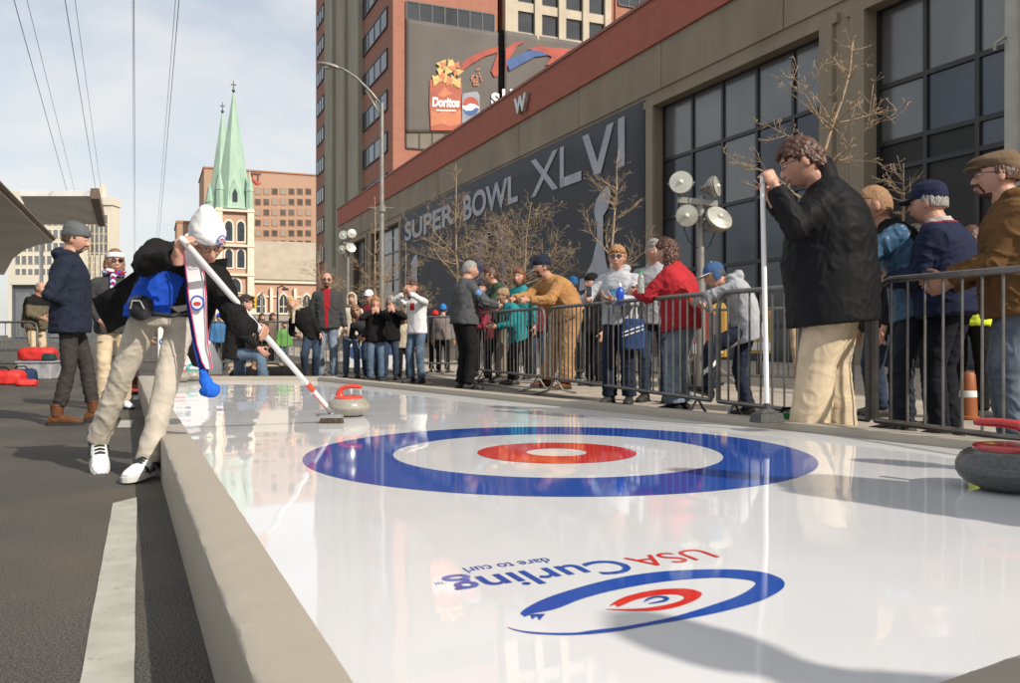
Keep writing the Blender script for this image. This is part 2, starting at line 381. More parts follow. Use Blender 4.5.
m = MB(); m.box(1.2, 45, -30, tE-.6, 0, 11.4); m.build('wall', M_conc, pod)
w_ = MB()
bays = [(T(822), T(655)), (T(1250), T(867)), (T(400), T(372)), (T(366), T(354))]   # t ranges low..high
bays = [(min(a), max(a)) for a in bays]
solid = []
edges = sorted(bays)
cur = -30
for a, b in edges:
    solid.append((cur, a)); cur = b
solid.append((cur, tE))
for a, b in solid: w_.box(0, 1.3, a, b, 0, ZW)
k = -30
while k < tE:
    e = min(k+6.1, tE); w_.box(-.03, 1.3, k+.02, e-.02, ZW+.5, ZBk); k += 6.1
w_.box(.02, 1.25, -30, tE, ZW, ZW+.5)
for a, b in bays: w_.box(-.1, 1.28, a-.6, b+.6, ZW+.002, ZW+.25)
for a, b in solid[1:]:                                   # pilaster returns beside the glazing
    w_.box(-.1, .5, a-.0, a+.45, 0, ZW)
    if b < tE: w_.box(-.1, .5, b-.45, b, 0, ZW)
w_.build('wall', M_conc, pod)
q = MB(); q.box(-.12, 45, -30, tE+.1, ZBk+.002, ZR); q.build('parapet', M_brickband, pod)
q = MB(); q.box(-.18, 45.1, -30.1, tE+.15, ZR, ZR+.12); q.build('coping', mat('coping', (.30,.12,.09), .7), pod)
rows = [ZW, 6.75, 4.75, 2.9, 1.0, .05]
def glaze(bt, cols, rws, special=()):
    a, b = bt; fr = MB()
    for c in cols: fr.box(.30, .42, c-.055, c+.055, 0, ZW)
    for z in rws: fr.box(.302, .418, a, b, z-.055, z+.055)
    fo = fr.build('window', M_mull, pod)
    cs = sorted(cols)
    for i in range(len(cs)-1):
        for j in range(len(rws)-1):
            z1, z0 = rws[j], rws[j+1]
            mm = M_pane if j == 0 or (j == 1 and i >= len(cs)-5) and (i+j) % 3 == 0 else M_paneblue
            if (i, j) in special: mm = M_open
            tl = rng.uniform(-.006,.006)
            pn = MB(); pn.add([(.36+tl,cs[i]+.04,z0+.03),(.36,cs[i+1]-.04,z0+.03),(.36+tl*.5,cs[i+1]-.04,z1-.03),(.36-tl,cs[i]+.04,z1-.03)], [(0,1,2,3)])
            pn.build('pane', mm, fo)
b1 = bays[0]; glaze(b1, [T(x) for x in (822,784,748,714,684)]+[b1[1]-.06, b1[0]+.06][:1], rows)
b2 = bays[1]; glaze(b2, [b2[1]-.06]+[T(x) for x in (915,967,1005,1060,1130,1250)], [ZW,6.73,5.35,4.72,2.9,1.0,.05], special={(5,2),(4,2),(5,3),(4,3),(5,4),(4,4),(3,3),(3,4)})
b3 = bays[2]; glaze(b3, [b3[0]+.06,b3[0]+3.2,b3[0]+6.4,b3[0]+9.4,b3[1]-.06], rows)
b4 = bays[3]; glaze(b4, [b4[0]+.06,(b4[0]+b4[1])/2,b4[1]-.06], rows)
# W emblem on the parapet
M_metal = mat('brushed_metal', (.55,.53,.50), .4, .1, 8, metal=.7)
def quadfn(px0, px1, z0, z1, X, base=0.0):
    a, b = tX(px0, X)[0], tX(px1, X)[0]
    return lambda u, v, z: Vector((X-XB-base-z, a+(b-a)*u, z0+(z1-z0)*v))
fit_text('W', quadfn(515.5,527.5,10.98,11.75,15.74), 'emblem', M_metal, pod, .05, thick=.09)
# banner on the facade
M_ban = mat('banner_cloth', (.040,.043,.050), .75, .25, .45, bump=.1, bscale=.8, col2=(.055,.059,.067))
M_bantxt = mat('banner_lettering', (.40,.41,.46), .75, .12, 1.5)
M_bandark = mat('banner_figure', (.028,.030,.036), .8, .2, 1.5); M_banblue = mat('banner_blue', (.07,.10,.20), .8, .35, .6)
ban = thing('football_banner', 'huge dark grey football banner lettered SUPER BOWL XLVI on the concrete facade', 'banner', XT(XB,T(525)), TH)
tb = T(525)
def bq(px0, px1, z0, z1, off=.0):
    a, b = tX(px0, 15.86)[0]-tb, tX(px1, 15.86)[0]-tb
    return lambda u, v, z: Vector((-.126-off, a+(b-a)*u, z0+(z1-z0)*v))
m = MB(); n = 60; a, b = T(402)-tb, T(647)-tb; vs = []; fs = []
for i in range(n+1):
    for j in range(9):
        t = a+(b-a)*i/n; z = 1.4+(8.95-1.4)*j/8; vs.append((-.09+.012*noise.noise(Vector((t*.7, z*.5, 1)))-.004*math.cos(i*1.2), t, z))
for i in range(n):
    for j in range(8): fs.append((i*9+j, (i+1)*9+j, (i+1)*9+j+1, i*9+j+1))
m.add(vs, fs); bc = m.build('cloth', M_ban, ban, smooth=True, fix=False); sm = bc.modifiers.new('t', 'SOLIDIFY'); sm.thickness = .02
fit_text('SUPER', bq(404.5,454,7.05,8.32), 'lettering', M_bantxt, ban, .03, spacing=1.0)
fit_text('BOWL', bq(463,517.5,7.0,8.36), 'lettering', M_bantxt, ban, .03)
def strokes(name, segs, x0, x1, z0, z1, wd, m_=None):
    qf = bq(x0, x1, z0, z1); mm = MB()
    tt0 = qf(0,0,0).y; tt1 = qf(1,0,0).y; Lt = abs(tt1-tt0); Hh = z1-z0
    for (u0,v0,u1,v1) in segs:
        p0 = Vector((u0*Lt, v0*Hh)); p1 = Vector((u1*Lt, v1*Hh)); d = (p1-p0).normalized(); nn = Vector((-d.y, d.x))*wd
        if abs(d.x) > .02 and abs(d.y) > .02: nn = Vector((wd*1.12, 0))
        quad = [p0+nn, p0-nn, p1-nn, p1+nn]
        mm.add([Vector((-.127-.002*len(mm.v)/4, tt0-p.x if tt1 < tt0 else tt0+p.x, z0+p.y)) for p in quad], [(0,1,2,3)])
    return mm.build(name, m_ or M_bantxt, ban)
wX = .24
strokes('lettering', [(.0,0,1,1),(.0,1,1,0)], 533, 555, 6.95, 8.62, wX)
strokes('lettering', [(.0,0,0,1)], 561.5, 582, 6.95, 8.62, wX*.8); strokes('lettering', [(0,0,1,0)], 560, 581, 7.12, 8.7, wX*.8)
strokes('lettering', [(.5,0,0,1),(.5,0,1,1)], 585, 610, 6.95, 8.66, wX)
strokes('lettering', [(0,0,0,1)], 621, 630, 6.9, 8.7, wX)
def flat(name, pts, X, mm):      # shape traced on the facade plane, at its real place
    m2 = MB(); v = []
    for px, py in pts:
        t, k = tX(px, XB-X); v.append(Vector((-X, t-tb, CAMH+(HOR-py)/F*k)))
    m2.add(v, [tuple(range(len(v)))]); return m2.build(name, mm, ban)
flat('printed_panel', [(476,238),(506,226),(507,282),(476,285)], .135, M_banblue)
flat('printed_figure', [(483,290),(484,262),(481,255),(484,246),(487,240),(489,229),(492,226),(495,230),(496,239),(500,246),(504,256),(499,262),(500,290)], .14, M_bandark)
flat('printed_trophy', [(596,222),(594,212),(596,200),(601,192),(607,186),(610,188),(611,196),(608,208),(603,216),(603,240),(606,262),(611,278),(583,280),(592,262),(597,240),(597,222)], .14, M_bantxt)
flat('printed_trophy', [(580,279),(613,271),(612,284),(579,291)], .15, M_bantxt)
fit_text('SUPER BOWL', bq(580.5,612.5,2.65,3.1,.02), 'lettering', M_bandark, ban, .02)
flat('printed_trophy', [(413,292),(412,275),(411,263),(414,256),(417,254),(418,262),(417,275),(419,290)], .14, M_bantxt)
# ================================================================ HOTEL TOWER (brick with concrete fins)
M_brick = brickmat('tower_brick', (.31,.13,.085), (.36,.16,.105), (.34,.19,.13), .5, .16)
M_fin = mat('tower_concrete', (.34,.31,.24), .9, .12, .5, stretch=(1,1,.3))
M_twin = mat('tower_glass', (.05,.055,.06), .12, .3, .3, metal=.35)
M_cream = mat('cream_precast', (.46,.41,.31), .85, .1, .8)
M_grey = mat('grey_spandrel', (.17,.155,.12), .8, .1, .8)
XTW, TF = 20.0, 74.9
def fX(px):
    r = Vector(((px-CX)/F,1,0)); k = TF/r.dot(SV); return k*r.dot(PV)-XTW, k
def tz(px, py): return CAMH+(HOR-py)/F*fX(px)[1]
tw = thing('hotel_tower', 'tall red brick tower with concrete fins, hung with a snack and drink banner', 'building', XT(XTW,TF), TH)
tl = lambda px: tX(px, XTW)[0]-TF
xA, xB, xC, xD = 0, fX(497.5)[0], fX(503.5)[0], fX(617)[0]
tN, tM, tL, tEnd = tl(388), tl(363.5), tl(326), tl(316)
m = MB(); m.box(0,xB,0,tM,0,62); m.box(.3,xB,tM,tL,0,62); m.box(0,xB,tL,tEnd,0,62); m.box(xB,xB+.1,.9,tEnd-.1,0,61.9); m.box(xB+.1,xC,4,tEnd-.2,0,61.8)
m.box(xC,xD,-.0,tEnd-.4,0,28.6); m.box(xC+.2,xD,.5,tEnd-.4,28.6,62.1); m.box(xD,60,.3,tEnd-.5,0,62.2)
m.build('wall', M_brick, tw)
fins = MB(); n = 6; stp = (tL-tM)/n
for i in range(n): fins.box(-.55 if i % 2 == 0 else -.2, .29, tM+stp*i+.05, tM+stp*(i+1)-.05, 0, 62.3)
fins.build('concrete_fin', M_fin, tw)
def win(x0, x1, y0, y1, z0, z1, nm=3, axis='y', mm=None):
    f = MB(); 
    if axis == 'y':   # on the left face
        f.box(x0, x0+.12, y0, y1, z0, z0+.12); f.box(x0, x0+.12, y0, y1, z1-.12, z1)
        for i in range(nm+1): c = y0+(y1-y0)*i/nm; f.box(x0+.005, x0+.13, c-.06, c+.06, z0+.1, z1-.1)
        p = MB(); p.box(x0+.05, x0+.09, y0+.02, y1-.02, z0+.02, z1-.02)
    else:
        f.box(x0, x1, y0, y0+.12, z0, z0+.12); f.box(x0, x1, y0, y0+.12, z1-.12, z1)
        for i in range(nm+1): c = x0+(x1-x0)*i/nm; f.box(c-.06, c+.06, y0+.005, y0+.13, z0+.1, z1-.1)
        p = MB(); p.box(x0+.02, x1-.02, y0+.05, y0+.09, z0+.02, z1-.02)
    fo = f.build('window', M_mull, tw); p.build('pane', mm or M_twin, fo)
for k in range(-3, 6):
    z1 = 30.8-3.8*k; z0 = z1-1.9
    win(-.14, 0, tM+.2, tN-.1 if tN > tM else tM-.3, z0, z1, 4) if tN > tM else win(-.14, 0, tN+.1, tM-.2, z0, z1, 4)
    win(-.14, 0, tL+1.2, tEnd-.9, z0, z1, 3)
    if k != 1 and k != 2: win(fX(406)[0], fX(494)[0], -.14, 0, z0, z1, 7, 'x', M_grey if k == 3 else None)
cf = MB(); cols = [(517,534),(541,558),(565,582),(588,604)]
xs = [xC+.1]+[v for c in cols for v in (fX(c[0])[0], fX(c[1])[0])]+[fX(610)[0]]
for i in range(0, len(xs), 2): cf.box(xs[i], xs[i+1], -.25, .49, 28.6, 60)
zz = 31.5; lv = []
while zz < 58: lv.append(zz); zz += 2.85
for i in range(1, len(xs)-1, 2):
    cf.box(xs[i], xs[i+1], -.05, .48, 28.62, 29.5)
    for z in lv: cf.box(xs[i], xs[i+1], -.05, .48, z, z+.85)
cf.build('precast_frame', M_cream, tw)
for i in range(1, len(xs)-1, 2):
    for z in lv[:3]: win(xs[i]+.02, xs[i+1]-.02, .1, .3, z-1.98, z-.02, 1, 'x')
for z1 in (31.6, 35.4): win(xD+.3, fX(650)[0], .15, .3, z1-1.7, z1, 3, 'x')
M_gap = mat('gap_shade_black', (.006,.006,.006), 1, spec=0)
# banner with bag and can
sb = thing('snack_banner', 'grey banner with orange chip bag and drink can hung high on the brick tower', 'banner', XT(XTW,TF), TH)
M_gban = mat('grey_banner', (.095,.085,.075), .75, .16, .25, bump=.25, bscale=.5, col2=(.13,.118,.105))
def fp(px, py, off): x, k = fX(px); return Vector((x, -off, CAMH+(HOR-py)/F*k))
def fpoly(name, pts, mm, off=.30, par=None):
    m = MB(); m.add([fp(x, y, off) for x, y in pts], [tuple(range(len(pts)))])
    me = m.mesh(name, mm, fix=False); bm = bmesh.new(); bm.from_mesh(me); bmesh.ops.triangulate(bm, faces=bm.faces, ngon_method='EAR_CLIP'); bm.to_mesh(me); bm.free()
    return link(name, me, par or sb)
def clothp(c00, c10, c11, c01, off, name):    # creased cloth hung flat, corners in order
    m = MB(); n = 24; vs = []; fs = []
    for i in range(n+1):
        for j in range(n+1):
            u, v = i/n, j/n; p = (c00.lerp(c10, u)).lerp(c01.lerp(c11, u), v)
            p = p+Vector((0,   .03*noise.noise(Vector((u*6, v*3, off*9)))+.015*noise.noise(Vector((u*15, v*6, 3))), 0)); vs.append(p)
    for i in range(n):
        for j in range(n): fs.append((i*(n+1)+j, (i+1)*(n+1)+j, (i+1)*(n+1)+j+1, i*(n+1)+j+1))
    m.add(vs, fs); o = m.build(name, M_gban, sb, smooth=True, fix=False); s = o.modifiers.new('t','SOLIDIFY'); s.thickness = .03; return o
clothp(fp(405.5,133,.18), fp(497.4,133,.18), fp(497.4,33,.18), fp(405.5,19,.18), .2, 'cloth')
clothp(fp(503.6,134,.26), fp(598,134,.26), fp(583,44,.26), fp(503.6,31,.26), .5, 'cloth')
fpoly('gap_shade_strip', [(497.4,30),(503.6,30),(503.6,140),(497.4,140)], M_gap, .10)  # flat black strip painted as the shade in the recess between the banners
M_bag = mat('bag_red', (.36,.085,.04), .6, .2, .6); M_chip = mat('chip_yellow', (.58,.40,.14), .6, .3, 1.6); M_bagtop = mat('bag_orange', (.46,.16,.07), .6, .2, .8)
M_can = mat('can_grey', (.20,.22,.25), .5, .25, .8); M_wht = mat('print_white', (.75,.74,.72), .7, .05, 2); M_pb = mat('print_blue', (.05,.10,.26), .7, .15, 1.2); M_pr = mat('print_red', (.34,.07,.045), .7, .2, 1.0)
fpoly('chip_bag', [(429,80),(445,83),(461,84),(460,106),(461,131),(430,131),(428.5,105)], M_bag)
fpoly('chip_bag_panel', [(430,110),(437,114),(445,110),(452,114),(460,110),(459,124),(450,127),(440,124),(430,127)], M_bagtop, .305)
fpoly('chip_bag_flame', [(436,96),(441,91),(444,87),(447,92),(452,94),(446,96),(443,98)], M_bagtop, .306)
r2 = random.Random(3)
for i in range(24):
    cx, cy = r2.uniform(434,459), r2.uniform(64,84); a = r2.uniform(0,6.3); s = r2.uniform(4,6.5)
    if cy < 70 and cx < 440: cy += 9
    fpoly('chip', [(cx+s*math.cos(a+t), cy+s*math.sin(a+t)) for t in (0,2.1,4.2)], M_chip if i % 3 else M_bagtop, .31+.003*i)
def fq(px0, px1, y0, y1, off=.33):
    def q(u, v, z): return fp(px0+(px1-px0)*u, y1+(y0-y1)*v-(px1-px0)*0+ (u-.5)*0.8, off)
    return q
fit_text('Doritos', fq(431,458.5,98,108,.33), 'lettering', M_wht, sb, .05, shear=.12)
fpoly('fine_print', [(435,110.3),(455,110.8),(455,112),(435,111.6)], M_wht, .33)
fpoly('can', [(462,94),(476,92),(478.5,96),(479,122),(476,126),(464,127),(461,123),(461,97)], M_can, .31)
ang = lambda a: (469.5+8.2*math.cos(a), 107+9.5*math.sin(a))
fpoly('can_emblem', [ang(2*math.pi*i/28) for i in range(28)], M_wht, .315)
fpoly('can_emblem', [ang(math.pi+.15+(math.pi-.1)*i/12) for i in range(13)]+[(474,105),(469,104),(464,107)], M_pr, .32)
fpoly('can_emblem', [ang(.25+(math.pi-.45)*i/12) for i in range(13)]+[(465,111.5),(471,111),(475,108)], M_pb, .32)
for i in range(26):
    cx, cy = r2.uniform(466,480), r2.uniform(68,90)
    if abs(cx-480+(cy-68)*.5) < 6: fpoly('splash', [(cx,cy),(cx+2,cy+1),(cx+1,cy+3)], M_bagtop, .32)
fpoly('swoosh', [(457,70),(465,60),(480,52),(497,47),(497,53),(484,57),(470,65),(461,72)], M_pr, .33)
fpoly('swoosh', [(490,72),(495,58),(497,52),(497,76),(493,78)], M_pr, .33)
fpoly('swoosh', [(504,50),(512,44),(524,42),(516,47),(510,56),(506,62),(504,74)], M_pr, .42)
fpoly('swoosh', [(504,62),(518,56),(530,51),(545,52),(562,52),(548,56),(533,58),(518,66),(508,72)], M_pb, .425)
fpoly('swoosh', [(526,50),(538,47),(552,49),(570,50),(562,56),(550,66),(544,66),(550,58),(540,53)], M_pr, .43)
fit_text('S', fq(490,498.5,93.5,107,.33), 'lettering', M_wht, sb, .05)
fit_text('UPER', fq(500.5,538,90.5,104,.46), 'lettering', M_wht, sb, .04)

# ================================================================ CHURCH
M_cbrick = brickmat('church_brick', (.46,.27,.19), (.52,.32,.23), (.52,.38,.30), .6, .2)
M_stone = mat('limestone', (.70,.63,.50), .85, .08, 1); M_copper = mat('green_copper', (.27,.40,.30), .6, .14, .8, col2=(.38,.53,.41), detail=8, stretch=(1,1,.25)); M_gwin = mat('church_window', (.04,.05,.06), .3, .3, 1.5)
M_roof = mat('church_roof', (.36,.31,.24), .85, .1, .4)
DC = 205.0; cbase = W(233.5, HOR, DC); cbase.z = 0
ch = thing('church', 'brick church with twin pale green copper spires at the end of the street', 'church', cbase, TH)
u = DC/F
def church_tower(cx, cy):
    hw = 3.55
    m = MB(); m.box(cx-hw,cx+hw,cy-hw,cy+hw,0,30.2); m.build('tower', M_cbrick, ch)
    s = MB()
    for sx in (-1,1):
        for sy in (-1,1): s.box(cx+sx*hw-.75,cx+sx*hw+.75,cy+sy*hw-.75,cy+sy*hw+.75,0,30.4)
    for z in (14.6,21.4,29.6): s.box(cx-hw-.9,cx+hw+.9,cy-hw-.9,cy+hw+.9,z,z+.55)
    s.build('stone_trim', M_stone, ch)
    def arch(x, z0, z1, wd, frame=.35):
        y = cy-hw
        def sh(w2, a, b): 
            pts = [(x-w2,y,a),(x+w2,y,a),(x+w2,y,b-w2)]+[(x+w2*math.cos(t),y,b-w2+w2*1.3*math.sin(t)) for t in (.4,.8,1.2,1.57,1.95,2.35,2.75)]+[(x-w2,y,b-w2)]
            return pts
        f = MB(); f.prism(sh(wd+frame, z0-frame, z1+frame), (0,-.16,0)); fo = f.build('window', M_stone, ch)
        g = MB(); g.prism([(p[0],p[1]-.2,p[2]) for p in sh(wd, z0, z1)], (0,.03,0)); g.box(x-.06,x+.06,y-.26,y-.2,z0,z1); g.build('pane', M_gwin, fo)
    for dx in (-1.35,1.35):
        arch(cx+dx, 22.8, 27.2, .8); arch(cx+dx, 16.6, 20.6, .8)
    arch(cx, 10.8, 13.6, 1.3)
    sp = MB(); n = 8; z0 = 30.4
    prof = [(4.7,z0),(4.4,z0+.5),(3.55,z0+6),(1.0,z0+23),(.22,z0+28)]
    sp.loft([[Vector((cx+r*math.cos(2*math.pi*(k+.5)/n), cy+r*math.sin(2*math.pi*(k+.5)/n), z)) for k in range(n)] for r, z in prof])
    for sx in (-1,1):
        for sy in (-1,1):
            px_, py_ = cx+sx*(hw-.2), cy+sy*(hw-.2)
            sp.loft([[Vector((px_+r*math.cos(2*math.pi*(k+.5)/6), py_+r*math.sin(2*math.pi*(k+.5)/6), z)) for k in range(6)] for r, z in [(.95,z0),(.85,z0+4.2),(1.0,z0+4.3),(.05,z0+9.2)]])
    sp.prism([(cx-1.15,cy-hw-.3,z0+.3),(cx+1.15,cy-hw-.3,z0+.3),(cx+1.15,cy-hw-.3,z0+4),(cx,cy-hw-.3,z0+7),(cx-1.15,cy-hw-.3,z0+4)], (0,3,0))
    so_ = sp.build('spire', M_copper, ch)
    a = MB(); a.prism([(cx-.55,cy-hw-.38,z0+1.2),(cx+.55,cy-hw-.38,z0+1.2),(cx+.55,cy-hw-.38,z0+3.6),(cx,cy-hw-.38,z0+4.8),(cx-.55,cy-hw-.38,z0+3.6)], (0,.05,0)); a.build('louvre', M_gwin, so_)
    f = MB(); f.tube((cx,cy,z0+27.8),(cx,cy,z0+31),.14,.08,6); f.ball((cx,cy,z0+28.6),.4,n=8); f.box(cx-.6,cx+.6,cy-.08,cy+.08,z0+29.9,z0+30.15); f.build('finial', mat('dark_finial',(.06,.08,.07),.6), so_)
church_tower(0, 0)
tp = (Matrix.Rotation(-TH, 3, 'Z') @ (W(222.5,HOR,DC+19)-cbase)); church_tower(tp.x, tp.y)
nv = MB(); nv.box(3.6,27,1.5,17,0,14.2); nv.build('nave_wall', M_cbrick, ch)
nv = MB(); nv.prism([(3.6,.6,14.25),(3.6,9.2,24.5),(3.6,17.8,14.25)], (23.6,0,0)); nv.build('roof', M_roof, ch)
nv = MB(); nv.box(3.7,27.2,.9,1.45,13.4,14.2); nv.box(3.7,27.2,1.2,1.48,9.9,10.3)
for x in (4.6,8.9,14.6,20.3,26): nv.box(x-.35,x+.35,.7,1.49,0,12.2)
nv.build('stone_trim', M_stone, ch)
for x in (6.4,11.8,17.4,23):
    def sh(w2, a, b): return [(x-w2,1.5,a),(x+w2,1.5,a),(x+w2,1.5,b-w2*1.5),(x+w2*.6,1.5,b-w2*.6),(x,1.5,b),(x-w2*.6,1.5,b-w2*.6),(x-w2,1.5,b-w2*1.5)]
    f = MB(); f.prism(sh(1.35,3.6,11.4), (0,-.3,0)); fo = f.build('window', M_stone, ch)
    g_ = MB(); g_.prism([(p[0],1.12,p[2]) for p in sh(.95,4,10.8)], (0,.06,0)); g_.build('pane', M_gwin, fo)
    g_ = MB(); g_.box(x-.08,x+.08,1.02,1.11,4,10.2); g_.box(x-.9,x+.9,1.03,1.1,7.6,7.8); g_.build('mullion', M_stone, fo)
low = thing('porch_annex', 'low grey annex beside the brick church', 'building', W(282,HOR,188)-Vector((0,0,CAMH)), TH)
m = MB(); m.box(-8,9,0,6,0,5.2); m.build('wall', M_roof, low); m = MB(); m.box(-8.2,9.2,-.2,6.2,5.2,5.6); m.build('coping', M_stone, low)

# ================================================================ ORANGE HOTEL BEHIND
M_obrick = mat('orange_brick', (.39,.245,.165), .85, .06, .05, col2=(.44,.275,.19)); M_hwin = mat('hotel_glass', (.10,.085,.07), .2, .5, .2, metal=.2)
TB = 300.0
def hX(px): r = Vector(((px-CX)/F,1,0)); k = TB/r.dot(SV); return k*r.dot(PV), k
hb = hX(204)[0]; ho = thing('orange_hotel', 'broad orange brick hotel with rows of small square windows behind the church', 'building', XT(hb,TB), TH)
hz = lambda px, py: CAMH+(HOR-py)/F*hX(px)[1]
m = MB(); m.box(0, hX(345)[0]-hb, 0, 30, 0, hz(204,168)); m.build('wall', M_obrick, ho)
m = MB(); m.box(-.3, hX(345)[0]-hb+.3, -.3, 30.3, hz(204,168), hz(204,168)+.5); m.build('coping', mat('hotel_coping', (.36,.17,.09), .8), ho)
for py in (191.5,202,212.5,222.8,233.2,243.5):
    for i in range(12):
        px = 308.3-8.4*i; 
        if px < 216: continue
        x = hX(px)[0]-hb; z = hz(px, py); f = MB(); f.box(x-1.05,x+1.05,-.12,0,z-1.15,z+1.15); fo = f.build('window', M_obrick if 0 else mat('hotel_frame', (.34,.17,.10), .8), ho)
        g_ = MB(); g_.box(x-.85,x+.85,-.16,-.11,z-.95,z+.95); g_.build('pane', M_hwin if rng.random() < .75 else mat('hotel_curtain', (.30,.24,.18), .6), fo)
fit_text('TT', lambda u, v, z: Vector((hX(249.5+11.5*u)[0]-hb, -.4, hz(255,181)+(2.7)*v)), 'lettering', mat('sign_brown', (.16,.05,.035), .6), ho, .02)
m = MB(); pp = [(249,176),(252,180),(257,184.5),(262,183),(257,182),(253,178)]; m.add([Vector((hX(x)[0]-hb,-.45,hz(x,y))) for x, y in pp], [tuple(range(6))]); m.build('sign_swoosh', mat('sign_red', (.55,.06,.03), .6), ho)
m = MB(); b2_ = thing('brown_hotel_wing', 'lower brown brick block just left of the church spires', 'building', XT(hX(178)[0],TB+12), TH)
m.box(0,(hX(204)[0]-hX(178)[0])*1.1,0,25,0,hz(190,222)+1); m.build('wall', M_obrick, b2_)
m = MB()
m.box(-.3,(hX(204)[0]-hX(178)[0])*1.1,-.2,25.2,hz(190,222)+1,hz(190,222)+1.8); m.build('coping', mat('hotel_coping', (.36,.17,.09), .8), b2_)

# ================================================================ WHITE OFFICE BLOCKS AT LEFT
M_wof = mat('office_cream', (.66,.61,.50), .85, .05, .1); M_wwin = mat('office_glass', (.20,.21,.22), .25, .3, .15, metal=.2)
def office(label, px0, px1, pytop, d, rows, cols, strips, name='office_block'):
    base = W(px0, HOR, d); base.z = 0; wd = (px1-px0)*d/F; h = CAMH+(HOR-pytop)/F*d
    o = thing(name, label, 'building', base, 0)
    m = MB(); m.box(0,wd,0,6,0,h); m.build('wall', M_wof, o)
    for j in range(rows):
        for i in range(cols):
            x = wd*(.1+.8*(i+.5)/cols); z = h*(1-.07)-h*.80*(j+.5)/rows; ww = wd*.8/cols*.32; hh = h*.8/rows*(.42 if strips else .30)
            f = MB(); f.box(x-ww-.12,x+ww+.12,-.2,0,z-hh-.12,z+hh+.12); fo = f.build('window', M_stone, o)
            g_ = MB(); g_.box(x-ww,x+ww,-.26,-.19,z-hh,z+hh); g_.build('pane', M_wwin, fo)
    return o, wd, h
o, wd, h = office('tall cream office block with a grid of windows beyond the dark hoodie youth', 78, 112, 205, 300, 11, 6, True)
m = MB(); m.box(wd*.0-.4,wd+.4,-.5,6.4,h,h+2.6); m.build('parapet', M_wof, o); m = MB(); m.box(wd*.45,wd*.55,4,7,h+3.2,h+8); m.build('roof_stack', M_wof, o)
m = MB(); [m.box(wd*k/7-.3, wd*k/7+.3, -.6, 0, 0, h*.62) for k in range(8)]; m.build('wall_rib', M_wof, o)
office('long low cream office block with window bands behind the metal canopies', 8, 79, 191, 285, 9, 9, False)
M_dkshop = mat('shop_grey', (.12,.13,.14), .6, .3, .3)
shp = thing('shop_front', 'grey glazed shopfront low in front of the cream office block', 'building', W(12,HOR,90)-Vector((0,0,CAMH)), 0)
m = MB(); m.box(0,6,0,6,0,6.0); m.build('wall', M_dkshop, shp); m = MB(); m.box(-.2,6.2,-.4,6.2,6.0,7.0); m.build('fascia', M_wof, shp)
for k in range(3): m = MB(); m.box(.4+1.8*k,1.9+1.8*k,-.1,0,.5,5.2); m.build('window', M_wwin, shp)
# low buildings closing the street, seen between the people
M_tanb = mat('tan_building', (.30,.25,.19), .85, .15, .2)
for (a, b, y, d, lab) in ((113,180,308,230,'distant low tan building behind the headband woman'),(118,150,300,260,'distant pale building beyond the sweeper')):
    bs = W(a,HOR,d); bs.z = 0; o = thing('low_building', lab, 'building', bs, 0); wd = (b-a)*d/F; h = CAMH+(HOR-y)/F*d
    m = MB(); m.box(0,wd,0,12,0,h); m.build('wall', M_tanb if a == 113 else M_wof, o); m = MB(); m.box(-.3,wd+.3,-.3,12.3,h,h+.5); m.build('coping', M_stone, o)
    for k in range(5): m = MB(); m.box(wd*(k+.25)/5,wd*(k+.75)/5,-.1,0,h*.35,h*.75); m.build('window', M_wwin, o)

# ================================================================ METAL CANOPIES AT LEFT
M_alu = mat('brushed_aluminium', (.80,.78,.74), .40, .12, 1.4, metal=.1, bump=.15, bscale=3, stretch=(1,.2,1)); M_trim = mat('canopy_trim', (.17,.12,.085), .5, .1, 3)
M_gold = mat('trailer_side', (.17,.12,.07), .5, .25, 1.2)
e0, e1 = W(-60,92,11.9), W(53,240,25.8)
e0.z = 3.62; e1.z = 3.62
sd = (e1-e0).normalized(); sp_ = Vector((-sd.y, sd.x, 0)); 
if sp_.x > 0: sp_ = -sp_
stg = thing('vendor_trailer', 'trailer with raised curved silver side panel and orange poster at left edge', 'trailer', Vector((e1.x,e1.y,0)), 0)
def st(p): return p-Vector((e1.x,e1.y,0))
m = MB(); rings = []
prof = [(0,0),(.0,-.1),(.5,-.18),(1.0,-.34),(1.4,-.62),(1.7,-1.1),(1.78,-1.1),(1.5,-.52),(1.05,-.2),(.5,-.06)]
for k in range(25):
    u = k/24; c = e0.lerp(e1, u); fl = 1 if u < .93 else 1-.25*((u-.93)/.07)**2
    rings.append([st(c+sp_*a*fl+Vector((0,0,z))) for a, z in prof])
m.loft(rings); m.build('raised_panel', M_alu, stg, smooth='auto')
m = MB(); m.path([st(e0+Vector((0,0,.02))), st(e1+Vector((0,0,.02)))], .075, 6); m.path([st(e1), st(e1+sp_*.5+Vector((0,0,-.12))), st(e1+sp_*1.05+Vector((0,0,-.3))), st(e1+sp_*1.5+Vector((0,0,-.65)))], .05, 6); m.build('panel_trim', M_trim, stg)
bp0, bp1 = e0+sp_*1.75, e1+sp_*1.75
m = MB(); m.hexa([st(at(p, z)) for z in (.45, 2.6) for p in (bp0, bp0+sp_*2.2, bp1+sp_*2.2, bp1)]); m.build('body', M_gold, stg)
